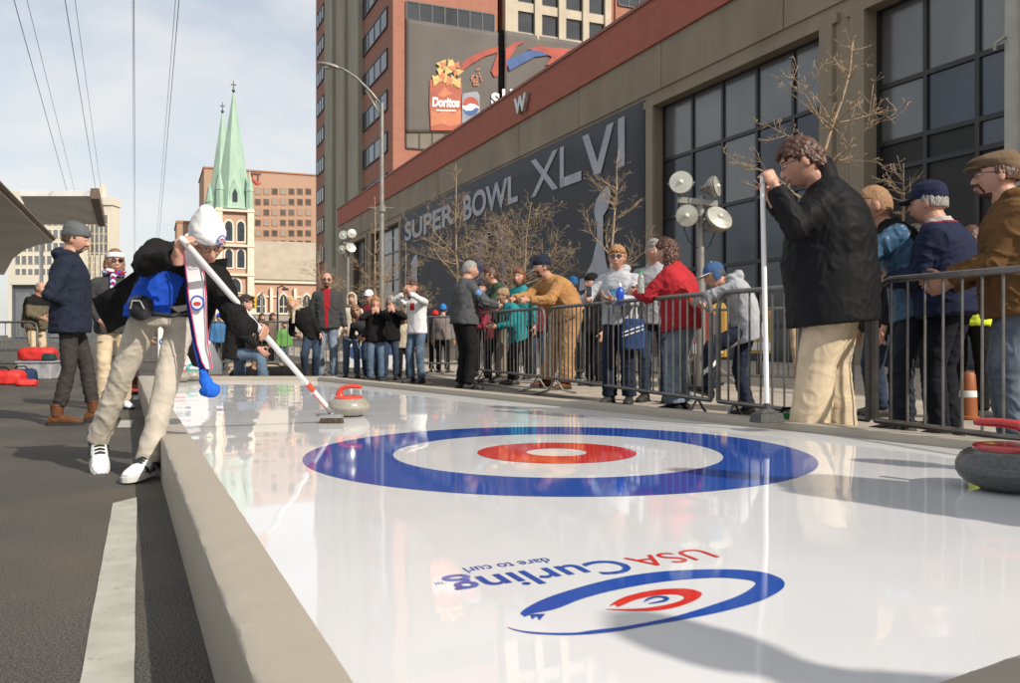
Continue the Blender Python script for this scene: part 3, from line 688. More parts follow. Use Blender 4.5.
for u in (.55,.72,.86):
    c = bp0.lerp(bp1, u); m = MB(); d1 = -sp_*.02
    m.hexa([st(at(c+sd*a-sp_*b, z)) for z in (1.0,2.35) for a, b in ((-.35,.03),(-.35,.06),(.35,.06),(.35,.03))]); 
    m.build('poster', mat('poster_orange', (.75,.22,.03), .6, .4, 1.6, col2=(.85,.55,.05)) if u != .72 else mat('poster_yellow', (.6,.12,.04), .6, .4, 1.3, col2=(.85,.5,.05)), stg)
    for dz in (1.15,1.3): 
        m = MB(); m.hexa([st(at(c+sd*a-sp_*b, z)) for z in (dz,dz+.07) for a, b in ((-.2,.065),(-.2,.07),(.2,.07),(.2,.065))]); m.build('poster_print', M_pb, stg)
for u in (.1,.35,.62,.9):
    m = MB(); c = bp0.lerp(bp1, u)+sp_*.5; m.tube(st(at(c, .38)), st(at(c+sp_*.25, .38)), .38, .38, 18); m.build('wheel', mat('rubber', (.02,.02,.02), .8), stg)
c2 = thing('metal_canopy', 'flat silver canopy on posts beyond the curved trailer panel', 'canopy', at(W(90,335,36), 0), 0)
q0, q1, q2, q3 = W(90,196,33), W(98,224.5,41.5), W(35,224.5,41.5), W(20,198,33)
o_ = Vector((c2.location.x, c2.location.y, 0)); zc = q1.z
def s2(p, z): return Vector((p.x-o_.x, p.y-o_.y, z))
m = MB(); m.hexa([s2(q0,q0.z),s2(q1,q0.z),s2(q2,q0.z),s2(q3,q0.z),s2(q0,q0.z+.22),s2(q1,q0.z+.22),s2(q2,q0.z+.22),s2(q3,q0.z+.22)]); m.build('canopy_deck', M_alu, c2)
dr = (q1-q0).normalized(); m = MB(); m.hexa([s2(q0+Vector((.02,0,0)),q0.z-.1),s2(q0+Vector((.35,0,0)),q0.z-.1),s2(q1+Vector((.35,0,0)),q0.z-.1),s2(q1+Vector((.02,0,0)),q0.z-.1),s2(q0+Vector((.02,0,0)),q0.z+.3),s2(q0+Vector((.35,0,0)),q0.z+.3),s2(q1+Vector((.35,0,0)),q0.z+.3),s2(q1+Vector((.02,0,0)),q0.z+.3)]); m.build('edge_trim', M_trim, c2)
for p in (q1.lerp(q2,.35), q1.lerp(q2,.9)):
    m = MB(); m.tube(s2(p,0), s2(p,q0.z), .09, .09, 8); m.build('post', M_alu, c2)

# ================================================================ STREET LAMPS, FLOODLIGHTS, WIRES
M_galv = mat('galvanised_steel', (.30,.28,.25), .45, .15, 6, metal=.5); M_lampgl = mat('lamp_glass', (.45,.44,.40), .2, .1, 4)
def street_lamp():
    b = W(382,HOR,32.7); b.z = 0
    o = thing('street_lamp', 'tall tapered street lamp with long curved arm in front of the brick tower', 'street lamp', b, 0)
    L_ = lambda px, py: Vector(((px-382)/F*32.7, 0, CAMH+(HOR-py)/F*32.7))
    m = MB(); m.tube((0,0,0),(0,0,.5),.19,.17,12); m.tube((0,0,.5),L_(382,103),.115,.065,12); m.build('pole', M_galv, o, smooth='auto')
    m = MB(); m.path([L_(382,106),L_(371,92),L_(357,78),L_(345,70),L_(338,67)], .045, 8); m.path([L_(382,118),L_(374,104),L_(366,90)], .03, 8); m.path([L_(376,98.5),L_(376,107)], .025, 6); m.build('arm', M_galv, o, smooth=True)
    h = MB(); rr = []
    for k, (px, py, ww, hh) in enumerate([(340,68.5,.05,.04),(336,67,.12,.09),(329,65.5,.17,.11),(322,64,.15,.09),(317.5,63.5,.05,.04)]):
        c = L_(px, py); rr.append([c+Vector((0, ww*math.cos(2*math.pi*i/12), hh*math.sin(2*math.pi*i/12)*(1.0 if math.sin(2*math.pi*i/12) > 0 else .7))) for i in range(12)])
    h.loft(rr); hd_ = h.build('lamp_head', M_galv, o, smooth=True); g_ = MB(); g_.ball(L_(327,67.5), .17, .12, .06, 12); g_.build('lens', M_lampgl, hd_, smooth=True)
    m = MB(); m.box(-.5,.45,-.02,.02,L_(382,208).z,L_(382,208).z+.03); m.tube((0,0,L_(382,212).z),(0,0,L_(382,206).z),.15,.15,10); m.build('banner_bracket', M_galv, o)
street_lamp()
b = W(1013,HOR,14); b.z = 0; o = thing('light_pole', 'thick pale pole cut by the right edge of the photo behind the flat cap man', 'pole', b, 0)
m = MB(); m.tube((0,0,0),(0,0,9.5),.135,.11,16); m.build('pole', mat('pale_pole', (.42,.40,.35), .6, .08, 3), o, smooth='auto'); m = MB(); m.tube((0,0,0),(0,0,.25),.24,.22,16); m.build('base', M_galv, o); m = MB(); m.path([(-.02,0,5.55),(-.14,0,5.6),(-.28,0,5.5),(-.3,0,5.38)], .03, 8); m.build('bracket', M_galv, o)
M_bowl = mat('lamp_reflector', (.50,.49,.42), .22, .1, 5, metal=.35, coat=.6); M_bowl2 = mat('lamp_housing', (.30,.29,.26), .4, .1, 5, metal=.6); M_bulb = mat('bulb', (.75,.72,.6), .1, .05, 3, coat=1)
def flood(name, label, px, d, lamps, ptop, sc=1.0):
    b = W(px,HOR,d); b.z = 0; o = thing(name, label, 'floodlight', b, 0, 'floodlight masts on the pavement')
    Q = lambda x, y, dd=0: Vector(((x-px)/F*d, dd, CAMH+(HOR-y)/F*d))
    top = Q(px, ptop).z
    m = MB(); m.tube((0,0,0),(0,0,1.5),.065,.065,10); m.tube((0,0,1.5),(0,0,top),.05,.05,10); m.build('mast', M_galv, o, smooth='auto')
    x0, x1 = lamps[0][0], lamps[1][0]; yb = (ptop+.02*0)
    m = MB(); a_, b_ = Q(lamps[0][0]-1, ptop+4*sc), Q(lamps[1][0]+3*sc, ptop+8*sc); m.hexa([a_+Vector(v) for v in ((0,-.05,-.03),(0,.05,-.03))][:0] or [Vector((a_.x,-.05,a_.z-.04)),Vector((b_.x,-.05,b_.z-.04)),Vector((b_.x,.05,b_.z-.04)),Vector((a_.x,.05,a_.z-.04)),Vector((a_.x,-.05,a_.z+.04)),Vector((b_.x,-.05,b_.z+.04)),Vector((b_.x,.05,b_.z+.04)),Vector((a_.x,.05,a_.z+.04))]); m.build('crossbar', M_galv, o)
    for (lx, ly, r, yaw, pit) in lamps:
        c = Q(lx, ly, -.14); rr = r/F*d
        rot = Matrix.Rotation(yaw, 4, 'Z') @ Matrix.Rotation(pit, 4, 'X')
        M4 = Matrix.Translation(c) @ rot @ Matrix.Rotation(R(90), 4, 'X')      # lathe axis looks toward the viewer
        m = MB(); m.M = M4; m.lathe([(rr,0),(rr*1.03,-.01),(rr*.9,-rr*.55),(rr*.5,-rr*.95),(rr*.32,-rr*1.25),(.01,-rr*1.28)], 20); lo = m.build('lamp', M_bowl2, o, smooth='auto')
        m = MB(); m.M = M4; m.lathe([(rr*.97,.012),(rr*.7,-.0+rr*.10),(rr*.35,rr*.16),(.004,rr*.18)], 20); m.build('lens', M_bowl, lo, smooth='auto')
        m = MB(); m.M = M4; m.ball((0,0,rr*.17),rr*.22,n=10); m.build('bulb', M_bulb, lo, smooth=True)
        m = MB(); m.M = M4; m.path([(rr*1.1,0,-rr*.2),(rr*1.0,0,-rr*1.2),(0,0,-rr*1.6),(-rr*1.0,0,-rr*1.2),(-rr*1.1,0,-rr*.2)], .012, 6); m.build('yoke', M_galv, lo)
    m = MB(); m.path([Q(lamps[0][0],lamps[0][1]+8*sc,.02),Q(lamps[2][0]-6*sc,lamps[2][1]-4*sc,.02),Q(lamps[2][0]+4*sc,lamps[2][1]+24*sc,.02),Q(px-2*sc,lamps[2][1]+32*sc,0)], .008, 5)
    m.path([Q(px+2*sc,lamps[3][1]+34*sc,0),Q(px+9*sc,lamps[3][1]+26*sc,.02),Q(lamps[3][0],lamps[3][1]+8*sc,.02)], .008, 5); m.build('cable', M_mull, o)
    m = MB()
    for a in range(3): t = a*2.1+.5; m.tube((0,0,.5),(.7*math.cos(t),.7*math.sin(t),.02),.025,.025,6)
    m.build('tripod', M_galv, o)
flood('floodlight_mast', 'mast with four round floodlights behind the boy in the blue cap', 701, 12, [(679,184,11.5,-.25,-.1),(714,188,10.5,1.0,-.15),(685,217,11,-.3,.1),(717,219,14,.35,-.55)], 196)
flood('floodlight_mast', 'small distant mast with four round floodlights beside the podium end', 348, 30, [(344,235.5,4.6,-.2,-.1),(352.5,234,4.6,.4,-.1),(343,250,4.4,-.3,.1),(351.5,248,5,.4,-.4)], 241, .4)
M_wire = mat('wire_grey', (.26,.27,.28), .8)
for (a, b, lab) in (((14,0),(67,191),'outermost left'),((27,0),(74,188),'second'),((65,0),(96,191),'third'),((75,0),(101,190),'fourth'),((134,0),(135,200),'middle'),((132.6,0),(133.6,200),'middle twin'),((179,0),(163,190),'rightmost'),((175.5,0),(160.5,190),'second from right')):
    m = MB(); pts = []
    for k in range(12):
        y = -240+ (262+240)*(k/11)**.6; x = a[0]+(b[0]-a[0])*(y-a[1])/(b[1]-a[1]); d = 10.25*F/(HOR-y); pts.append(W(x, y, d))
    m.path(pts, .009 if lab in ('second','fourth','middle twin','second from right') else .013, 5)
    nm = {'outermost left':'leftmost of the overhead wires crossing the sky','second':'faint wire just right of the leftmost overhead wire','third':'darker wire of the second overhead pair from left','fourth':'faint wire of the second overhead pair from left','middle':'straight vertical overhead wire over the sweeper, right one of its pair','middle twin':'straight vertical overhead wire over the sweeper, left one of its pair','rightmost':'rightmost overhead wire, just left of the green spires','second from right':'faint overhead wire just left of the rightmost wire'}[lab]
    tag(m.build('overhead_wire', M_wire), nm, 'wire', 'overhead wires')

# ================================================================ BARE TREES
M_bark = mat('bare_bark', (.34,.245,.155), .9, .3, 12, bump=.3, bscale=60); M_bark2 = mat('bare_bark_dark', (.22,.16,.11), .9, .3, 12)
def bare_tree(label, px, d, ztop, spread, seed, lean=0.0, zfirst=.32, dens=1.0, tw=1.0):
    r = random.Random(seed); b = W(px,HOR,d); b.z = 0
    o = thing('bare_tree', label, 'tree', b, 0, 'leafless street trees along the pavement')
    T_ = MB(); C_ = MB()
    def grow(p, dr, ln, rad, depth, mb):
        n = max(3, int(ln/.13)); pts = [p]; rs = [rad]; q = p; v = dr.copy()
        for i in range(n):
            g_ = (.045,.12,.17,.2,.2)[depth]; v = (v+Vector((r.gauss(0,g_), r.gauss(0,g_), r.gauss(0,g_*.7)+ (.06 if depth == 0 else .035)))).normalized()
            q = q+v*(ln/n); pts.append(q); rs.append(max(.0028*tw, rad*(1-.78*(i+1)/n)))
        mb.path(pts, rs, 5 if depth < 2 else 3)
        if depth >= 4: return
        cnt = {0: int(19*dens), 1: int(ln*8.5*dens), 2: int(ln*10*dens)+1, 3: int(ln*9)}[depth]
        for k in range(cnt):
            t = r.uniform(.12 if depth else zfirst, .98); i = min(int(t*n), n-1); c = pts[i].lerp(pts[i+1], t*n-i); rr = rs[i]
            base = (pts[i+1]-pts[i]).normalized(); a = r.uniform(0, 6.283); side = Vector((math.cos(a), math.sin(a), 0)); side = (side-base*side.dot(base)).normalized()
            if depth == 0: 
                nd = (side+base*r.uniform(.25,.9)).normalized(); l2 = spread*(1.1-t)*r.uniform(.6,1.15); l2 = max(l2, .3)
            else: nd = (side*.9+base*r.uniform(.2,1.0)+Vector((0,0,.2))).normalized(); l2 = ln*r.uniform(.18,.48) if depth < 3 else r.uniform(.05,.14)
            grow(c, nd, l2, min(rr*.62, .03 if depth == 0 else rr*.62), depth+1, C_)
    grow(Vector((0,0,0)), Vector((lean,0,1)).normalized(), ztop, .045*ztop/4.6, 0, T_)
    T_.build('trunk', M_bark, o, smooth=True, fix=False); C_.build('crown', M_bark, o, smooth=True, fix=False)
bare_tree('bare tree rising behind the man in the black jacket', 800, 11.0, 5.0, 2.3, 12, -.01, .46, 1.0, 1.5)
bare_tree('low bare tree behind the navy cap man', 897, 12.0, 3.3, 1.5, 8, 0, .5, 1.2, 1.5)
bare_tree('bare tree with a tall leader over the blonde hoodie woman', 617, 18, 4.75, 2.1, 11, -.02, .42, 1.05)
bare_tree('wide bare tree spreading behind the tan coverall man', 523, 21, 4.0, 2.9, 14, .0, .36, 1.05, 1.1)
bare_tree('tall bare tree beside the grey jacket man', 457, 26, 6.0, 2.7, 21, -.03, .3, 1.05, 1.1)
bare_tree('bare tree just right of the street lamp pole', 404, 30, 4.1, 2.2, 25, 0, .3, 1.0, 1.2)
bare_tree('slender bare tree just left of the street lamp pole', 369, 34, 6.4, 2.0, 31, 0, .3, 1.0, 1.2)
bare_tree('bare tree at the end of the concrete podium by the red shirt man', 326, 42, 5.2, 2.2, 37, 0, .3, 1.2, 1.6)

# ================================================================ BARRICADES
M_bar = mat('barricade_steel', (.24,.235,.225), .45, .18, 9, metal=.6, col2=(.15,.14,.13))
def barricade(p0, p1, label, h=1.1, legs=True):
    a = Vector((p0[0],p0[1],0)); b = Vector((p1[0],p1[1],0)); d = b-a; ln = d.length; ang = math.atan2(d.y, d.x)
    o = thing('barricade', label, 'barricade', a, ang, 'steel crowd barricades')
    rr = .021; m = MB(); e = .03; z0 = .2; c = .12
    m.path([(e,0,z0),(e,0,h-c),(e+.035,0,h-.035),(e+c,0,h),(ln-e-c,0,h),(ln-e-.035,0,h-.035),(ln-e,0,h-c),(ln-e,0,z0)], rr, 8)
    m.tube((e,0,z0),(ln-e,0,z0),rr*.9,rr*.9,8); m.build('frame', M_bar, o, smooth='auto')
    m = MB(); n = max(6, int(ln/.135))
    for i in range(1, n): x = e+(ln-2*e)*i/n; m.tube((x,0,z0),(x,0,h-.01),.0085,.0085,6,False)
    m.build('bars', M_bar, o, smooth='auto')
    for x in (e+.22, ln-e-.22):
        m = MB(); m.path([(x,-.28,.012),(x,-.1,.05),(x,0,z0),(x,.1,.05),(x,.28,.012)], .015, 6); m.build('foot', M_bar, o, smooth=True)
    for hz_ in (.75,.45): m = MB(); m.path([(ln-.01,0,hz_),(ln+.03,0,hz_),(ln+.03,0,hz_-.07)], .01, 6); m.build('hook', M_bar, o)
F1 = (2.345,5.57); F0 = (3.17,3.22); FN = (4.05,.9)
barricade(FN, F0, 'steel barricade past the right edge of the photo')
barricade(F0, F1, 'steel barricade before the blue jacket and flat cap men')
barricade(F1, (1.72,7.17), 'steel barricade behind the man in the black jacket')
barricade((1.70,7.22), (.50,11.1), 'long steel barricade before the red jacket woman')
barricade((.46,11.2), (-.50,13.7), 'steel barricade before the tan coverall man')
barricade((-.98,16.6), (-1.75,16.9), 'short barricade beside the kids in red and blue hats')
barricade((-3.3,17.4), (-5.6,17.5), 'barricade behind the kneeling spectator', 1.02)
barricade((-5.75,17.6), (-8.1,17.8), 'barricade hidden behind the sweeper and the far end of the sheet', 1.02)
barricade((-9.1,16.6), (-11.6,17.0), 'barricade at left before the man in olive jacket', 1.0)
barricade((1.0,13.4), (2.4,12.4), 'second row barricade behind the tan coverall man')
barricade((2.55,12.2), (4.0,11.0), 'second row barricade behind the red jacket woman')
# ================================================================ PEOPLE
import numpy as np
M_skin = {}
def skin(tone=0):
    cols = [(.50,.27,.19),(.56,.32,.235),(.44,.22,.15)]
    return mat('skin_%s' % ('fair','pale','ruddy')[tone], cols[tone], .5, .10, 18, bump=.03, bscale=160, spec=.4)
def cloth(name, c, rough=.85, var=.14, sc=9, bump=.05, bs=220):
    if bpy.data.materials.get(name): return bpy.data.materials[name]
    m = mat(name, c, rough, var, sc, bump=bump, bscale=bs, spec=.25 if max(c) > .03 or rough < .5 else .12)
    nt = m.node_tree; N = nt.nodes; L = nt.links; b = N['Principled BSDF']; old = b.inputs['Normal'].links[0].from_node
    tc = N.new('ShaderNodeTexCoord'); mpw = N.new('ShaderNodeMapping'); mpw.inputs['Scale'].default_value = (1.0,1.0,.62); mpw.inputs['Rotation'].default_value = (.3,.2,.4); L.new(tc.outputs['Object'], mpw.inputs[0])
    for k, (scl, dist, st) in enumerate(((3.0, 1.3, .42), (7.5, 1.0, .10))):
        n = N.new('ShaderNodeTexNoise'); n.inputs['Scale'].default_value = scl; n.inputs['Detail'].default_value = 2; n.inputs['Distortion'].default_value = dist; L.new(mpw.outputs[0], n.inputs['Vector'])
        s1 = N.new('ShaderNodeMath'); s1.operation = 'SUBTRACT'; s1.inputs[1].default_value = .5; L.new(n.outputs['Fac'], s1.inputs[0])
        s2 = N.new('ShaderNodeMath'); s2.operation = 'ABSOLUTE'; L.new(s1.outputs[0], s2.inputs[0])
        s3 = N.new('ShaderNodeMath'); s3.operation = 'MINIMUM'; s3.inputs[1].default_value = .11; L.new(s2.outputs[0], s3.inputs[0])
        bp = N.new('ShaderNodeBump'); bp.invert = True; bp.inputs['Strength'].default_value = st; bp.inputs['Distance'].default_value = .09; L.new(s3.outputs[0], bp.inputs['Height']); L.new(old.outputs[0], bp.inputs['Normal']); old = bp
    L.new(old.outputs[0], b.inputs['Normal']); return m
def evmesh(me, mods):
    o = bpy.data.objects.new('tmp', me); COL.objects.link(o)
    for typ, kw in mods:
        m = o.modifiers.new('m', typ)
        for k, v in kw.items(): setattr(m, k, v)
    r = evald(o); bpy.data.objects.remove(o); bpy.data.meshes.remove(me); return r
def shape(mb, name, mats, parent, vox, disp=None, sm=3, paint=None):
    me = mb.mesh('tmp', [], fix=True)
    me = evmesh(me, [('REMESH', dict(mode='VOXEL', voxel_size=vox)), ('SMOOTH', dict(factor=.5, iterations=sm))])
    me.name = name; me.materials.clear()
    for m in (mats if isinstance(mats, (list, tuple)) else [mats]): me.materials.append(m)
    if disp:
        n = len(me.vertices); nor = np.empty(n*3, np.float32); me.vertices.foreach_get('normal', nor) if n else None; nor = nor.reshape(-1,3)
        cos = np.empty(n*3, np.float32); me.vertices.foreach_get('co', cos); cos = cos.reshape(-1,3)
        dd = disp(cos) if getattr(disp, 'vec', False) else np.array([disp(Vector(c)) for c in cos.tolist()], np.float32)
        me.vertices.foreach_set('co', (cos+nor*dd[:,None]).ravel())
    if paint:
        npol = len(me.polygons); pc = np.empty(npol*3, np.float32); me.polygons.foreach_get('center', pc); pc = pc.reshape(-1,3); mi = np.zeros(npol, np.int32)
        near_ = getattr(paint, 'near', None); idx = range(npol) if near_ is None else np.nonzero(np.linalg.norm(pc-np.array(near_[0], np.float32), axis=1) < near_[1])[0].tolist()
        for i in idx: mi[i] = paint(Vector(pc[i].tolist()))
        me.polygons.foreach_set('material_index', mi)
    me.polygons.foreach_set('use_smooth', [True]*len(me.polygons)); me.update()
    return link(name, me, parent)
def seg_t(p, a, b):
    d = b-a; t = max(0, min(1, (p-a).dot(d)/max(1e-6, d.length_squared))); return t, (p-(a+d*t)).length
def folds(segs, amp, seed, iso=.5):
    """creases running round each limb, stronger toward its joints"""
    def f(co):
        n = len(co); best = np.full(n, 1e9, np.float32); T_ = np.zeros(n, np.float32); U = np.zeros((n,3), np.float32); K = np.zeros(n, np.float32)
        for a, b, aa, ab in segs:
            A = np.array(a, np.float32); D = np.array(b-a, np.float32); l2 = max(1e-6, float(D@D))
            t = np.clip((co-A)@D/l2, 0, 1); d = np.linalg.norm(co-(A+t[:,None]*D), axis=1); m = d < best
            best[m] = d[m]; U[m] = D/math.sqrt(l2); K[m] = (aa*(1-t)+ab*t)[m]
        pu = (co*U).sum(1, keepdims=True); Q = (co*3.2+U*pu*7.5).tolist(); C = co.tolist(); K = K.tolist(); out = np.empty(n, np.float32); nz = noise.noise
        for i in range(n):
            x, y, z = C[i]; w = nz((x*6+seed, y*6, z*6)); q = Q[i]
            cr = max(0, 1-4.0*abs(nz((q[0]+seed, q[1]+w*2.2, q[2]+w*1.5))))**1.6
            c2 = max(0, 1-4.2*abs(nz((x*5.5+w*1.5, y*5.5+seed*2, z*5.5+w*2))))**1.6
            out[i] = amp*(1.5*K[i]*cr+1.7*iso*c2+1.1*nz((x*4, y*4+seed, z*4+3))-.5)
        return out
    f.vec = True
    return f
def ik(a, b, l1, l2, hint):
    d = b-a; L_ = d.length
    if L_ > (l1+l2)*.998: b = a+d*((l1+l2)*.998/L_); d = b-a; L_ = d.length
    x = (l1*l1-l2*l2+L_*L_)/(2*L_); h = math.sqrt(max(0, l1*l1-x*x)); u = d.normalized(); hh = hint-u*hint.dot(u)
    hh = hh.normalized() if hh.length > 1e-4 else Vector((0,1,0)); return a+u*x+hh*h, b
def limb(mb, a, b, ra, rb, n=14): mb.tube(a, b, ra, rb, n)
def ering(c, u, v, ru, rv, n=20, p=2.3):
    out = []
    for k in range(n):
        t = 2*math.pi*k/n; ct, st_ = math.cos(t), math.sin(t)
        out.append(c+u*(ru*math.copysign(abs(ct)**(2/p), ct))+v*(rv*math.copysign(abs(st_)**(2/p), st_)))
    return out
def hand(mb, w, d, nrm, side, s, grip=.5, fat=1.0):
    """palm and five fingers; d = toward fingertips, nrm = direction the palm faces, side = direction of the thumb"""
    d = d.normalized(); nrm = (nrm-d*nrm.dot(d)).normalized(); sd = d.cross(nrm).normalized()
    if sd.dot(side) < 0: sd = -sd
    k = w+d*.085*s
    mb.ball(w+d*.045*s, .04*s, .05*s, .018*s*fat, 12, Matrix((sd, d, nrm)).transposed()); mb.ball(w+d*.075*s, .041*s, .022*s, .015*s*fat, 12, Matrix((sd, d, nrm)).transposed())
    mb.ball(w+d*.03*s+sd*.02*s+nrm*.008*s, .018*s, .03*s, .017*s, 10, Matrix((sd, d, nrm)).transposed())
    mb.tube(w-d*.04*s, w+d*.03*s, .028*s, .026*s, 10)
    for i, (o, ln, r) in enumerate(((.03,.066,.0088),(.010,.075,.0092),(-.011,.070,.0088),(-.031,.054,.0078))):
        p = k+sd*o*s*1.02; v = (d+sd*o*1.2).normalized(); c = grip*(1+.07*i)
        for j, fr in enumerate((.45,.30,.25)):
            a = c*(.95, 1.2, .9)[j]; v = (v*math.cos(a)+nrm*math.sin(a)).normalized(); q = p+v*ln*fr*s*1.12
            mb.tube(p, q, r*s*fat*(1-.08*j), r*s*fat*(.94-.1*j), 8); mb.ball(q, r*s*fat*(.95-.1*j), n=8); p = q
    p = w+d*.022*s+sd*.034*s+nrm*.006*s; v = (sd*.75+d*.7+nrm*(.25+grip*.5)).normalized()
    for j, ln in enumerate((.036,.030,.024)):
        q = p+v*ln*s; mb.tube(p, q, (.0115-.001*j)*s*fat, (.0105-.0012*j)*s*fat, 8); mb.ball(q, (.0103-.0012*j)*s*fat, n=8); p = q
        v = (v+nrm*grip*.5-sd*grip*.55+d*.15).normalized()
def headpts(mb, H, s, jaw=1.0):
    def g(x, y, z, cx, cy, cz, r): return math.exp(-((x-cx)**2+(y-cy)**2+(z-cz)**2)/(r*r))
    n, h = 44, 32; vs = []; 
    def P(x, y, z):
        k = max(0, min(1, (-z+.005)/.11)); k2 = k*k*(3-2*k)
        x *= 1-.30*k2*(1 if y > -.03 else .8)/jaw; 
        if y < 0: y *= 1-.28*k2
        else: y *= .93+.02*k2
        if z > .06: x *= 1-.0*z
        y += .010*g(x,y,z,0,.08,-.108,.028)*jaw+.004*(g(x,y,z,.025,.09,.030,.018)+g(x,y,z,-.025,.09,.030,.018))
        y -= .014*(g(x,y,z,.031,.085,.008,.017)+g(x,y,z,-.031,.085,.008,.017))
        y += .005*(g(x,y,z,.042,.07,-.022,.022)+g(x,y,z,-.042,.07,-.022,.022))
        y += .006*g(x,y,z,0,.088,-.06,.022)-.004*g(x,y,z,0,.088,-.084,.010)
        return H @ Vector((x*s, y*s, z*s))
    vs.append(P(0,0,-.116))
    for j in range(1, h):
        a = -math.pi/2+math.pi*j/h
        for i in range(n):
            t = 2*math.pi*i/n; vs.append(P(.079*math.cos(a)*math.cos(t), .098*math.cos(a)*math.sin(t), .117*math.sin(a)))
    vs.append(P(0,0,.117)); e = len(vs)-1; fs = []
    for i in range(n): fs.append((0, 1+(i+1)%n, 1+i)); fs.append((e, e-n+i, e-n+(i+1)%n))
    for j in range(h-2):
        for i in range(n): fs.append((1+j*n+i, 1+j*n+(i+1)%n, 1+(j+1)*n+(i+1)%n, 1+(j+1)*n+i))
    mb.add(vs, fs); p = lambda x, y, z: H @ Vector((x*s, y*s, z*s)); r3 = H.to_3x3()
    mb.tube(p(0,.082,.014), p(0,.100,-.026), .0085*s, .0120*s, 10); mb.ball(p(0,.100,-.029), .0130*s, n=10)
    for x in (-1,1):
        mb.ball(p(x*.0105,.093,-.031), .0085*s, .010*s, .008*s, 8, r3)
        mb.ball(p(x*.077,-.008,-.004), .010*s, .019*s, .032*s, 12, r3 @ Matrix.Rotation(R(-12), 3, 'X'))
    mb.ball(p(0,.088,-.0555), .022*s, .009*s, .0055*s, 12, r3); mb.ball(p(0,.087,-.0655), .019*s, .009*s, .006*s, 12, r3)
def hairmesh(mb, H, s, style, seed):
    long_ = style in ('long','bob','curly')
    line = {'short':.045,'long':.05,'bob':.055,'curly':.05,'balding':.075,'fringe':.2,'under':.02,'crop':.055,'wavy':.05}[style]
    def f(v):
        x, y, z = v; r = 1.08 if style != 'crop' else 1.035; z = z+.014*noise.noise(Vector((x*45+seed, y*45, 0)))*(style != 'under')
        if style in ('curly',): r = 1.16
        if style in ('bob',): r = 1.13
        if style == 'wavy': r = 1.15+.06*noise.noise(Vector((x*30,y*30+seed,z*30)))
        front = y > .02
        hl = line-.9*max(0, abs(x)-.035) if front else None
        inside = (front and z < (line if abs(x) < .045 else line-(abs(x)-.045)*3.2)) or (y > .028 and z < .03)
        if not long_ and z < (-.035 if y < -.03 else -.005): inside = True
        if not long_ and y > -.03 and z < -.01: inside = True
        if style == 'balding' and z > .03 and y > -.055 and abs(x) < .062: inside = True
        if style == 'under' and z > .05: inside = True
        if inside: r = .84 if z > .03 else (.74 if z > -.02 else .55)
        else: r += .03*noise.noise(Vector((x*40+seed, y*40, z*18)))
        return r
    n, h = 40, 28; vs = []; fs = []
    def P(x, y, z): r = f((x, y, z)); return H @ Vector((x*s*r, y*s*r, z*s*r))
    vs.append(P(0,0,-.116))
    for j in range(1, h):
        a = -math.pi/2+math.pi*j/h
        for i in range(n): t = 2*math.pi*i/n; vs.append(P(.080*math.cos(a)*math.cos(t), .100*math.cos(a)*math.sin(t), .119*math.sin(a)))
    vs.append(P(0,0,.119)); e = len(vs)-1
    for i in range(n): fs.append((0, 1+(i+1)%n, 1+i)); fs.append((e, e-n+i, e-n+(i+1)%n))
    for j in range(h-2):
        for i in range(n): fs.append((1+j*n+i, 1+j*n+(i+1)%n, 1+(j+1)*n+(i+1)%n, 1+(j+1)*n+i))
    mb.add(vs, fs); p = lambda x, y, z: H @ Vector((x*s, y*s, z*s)); r3 = H.to_3x3()
    if style in ('long','curly'):
        k = 1.25 if style == 'curly' else 1.0
        mb.ball(p(0,-.055,-.07), .085*s*k, .055*s*k, .10*s, 14, r3); mb.ball(p(0,-.06,-.15), .085*s*k, .045*s*k, .085*s, 14, r3)
        for x in (-1,1): mb.ball(p(x*.078,-.022,-.06), .022*s*k, .04*s*k, .10*s, 12, r3); mb.ball(p(x*.08,-.025,-.15), .026*s*k, .042*s*k, .075*s, 12, r3)
    if style == 'bob':
        for x in (-1,1): mb.ball(p(x*.078,-.025,-.035), .022*s, .042*s, .07*s, 12, r3)
        mb.ball(p(0,-.06,-.05), .08*s, .05*s, .075*s, 14, r3)
    if style == 'wavy':
        mb.ball(p(0,-.075,-.035), .07*s, .035*s, .045*s, 12, r3)
    if style == 'short':
        mb.ball(p(0,.06,.085), .055*s, .035*s, .024*s, 12, r3)
        for x in (-1,1): mb.ball(p(x*.074,.02,.005), .008*s, .014*s, .03*s, 8, r3)

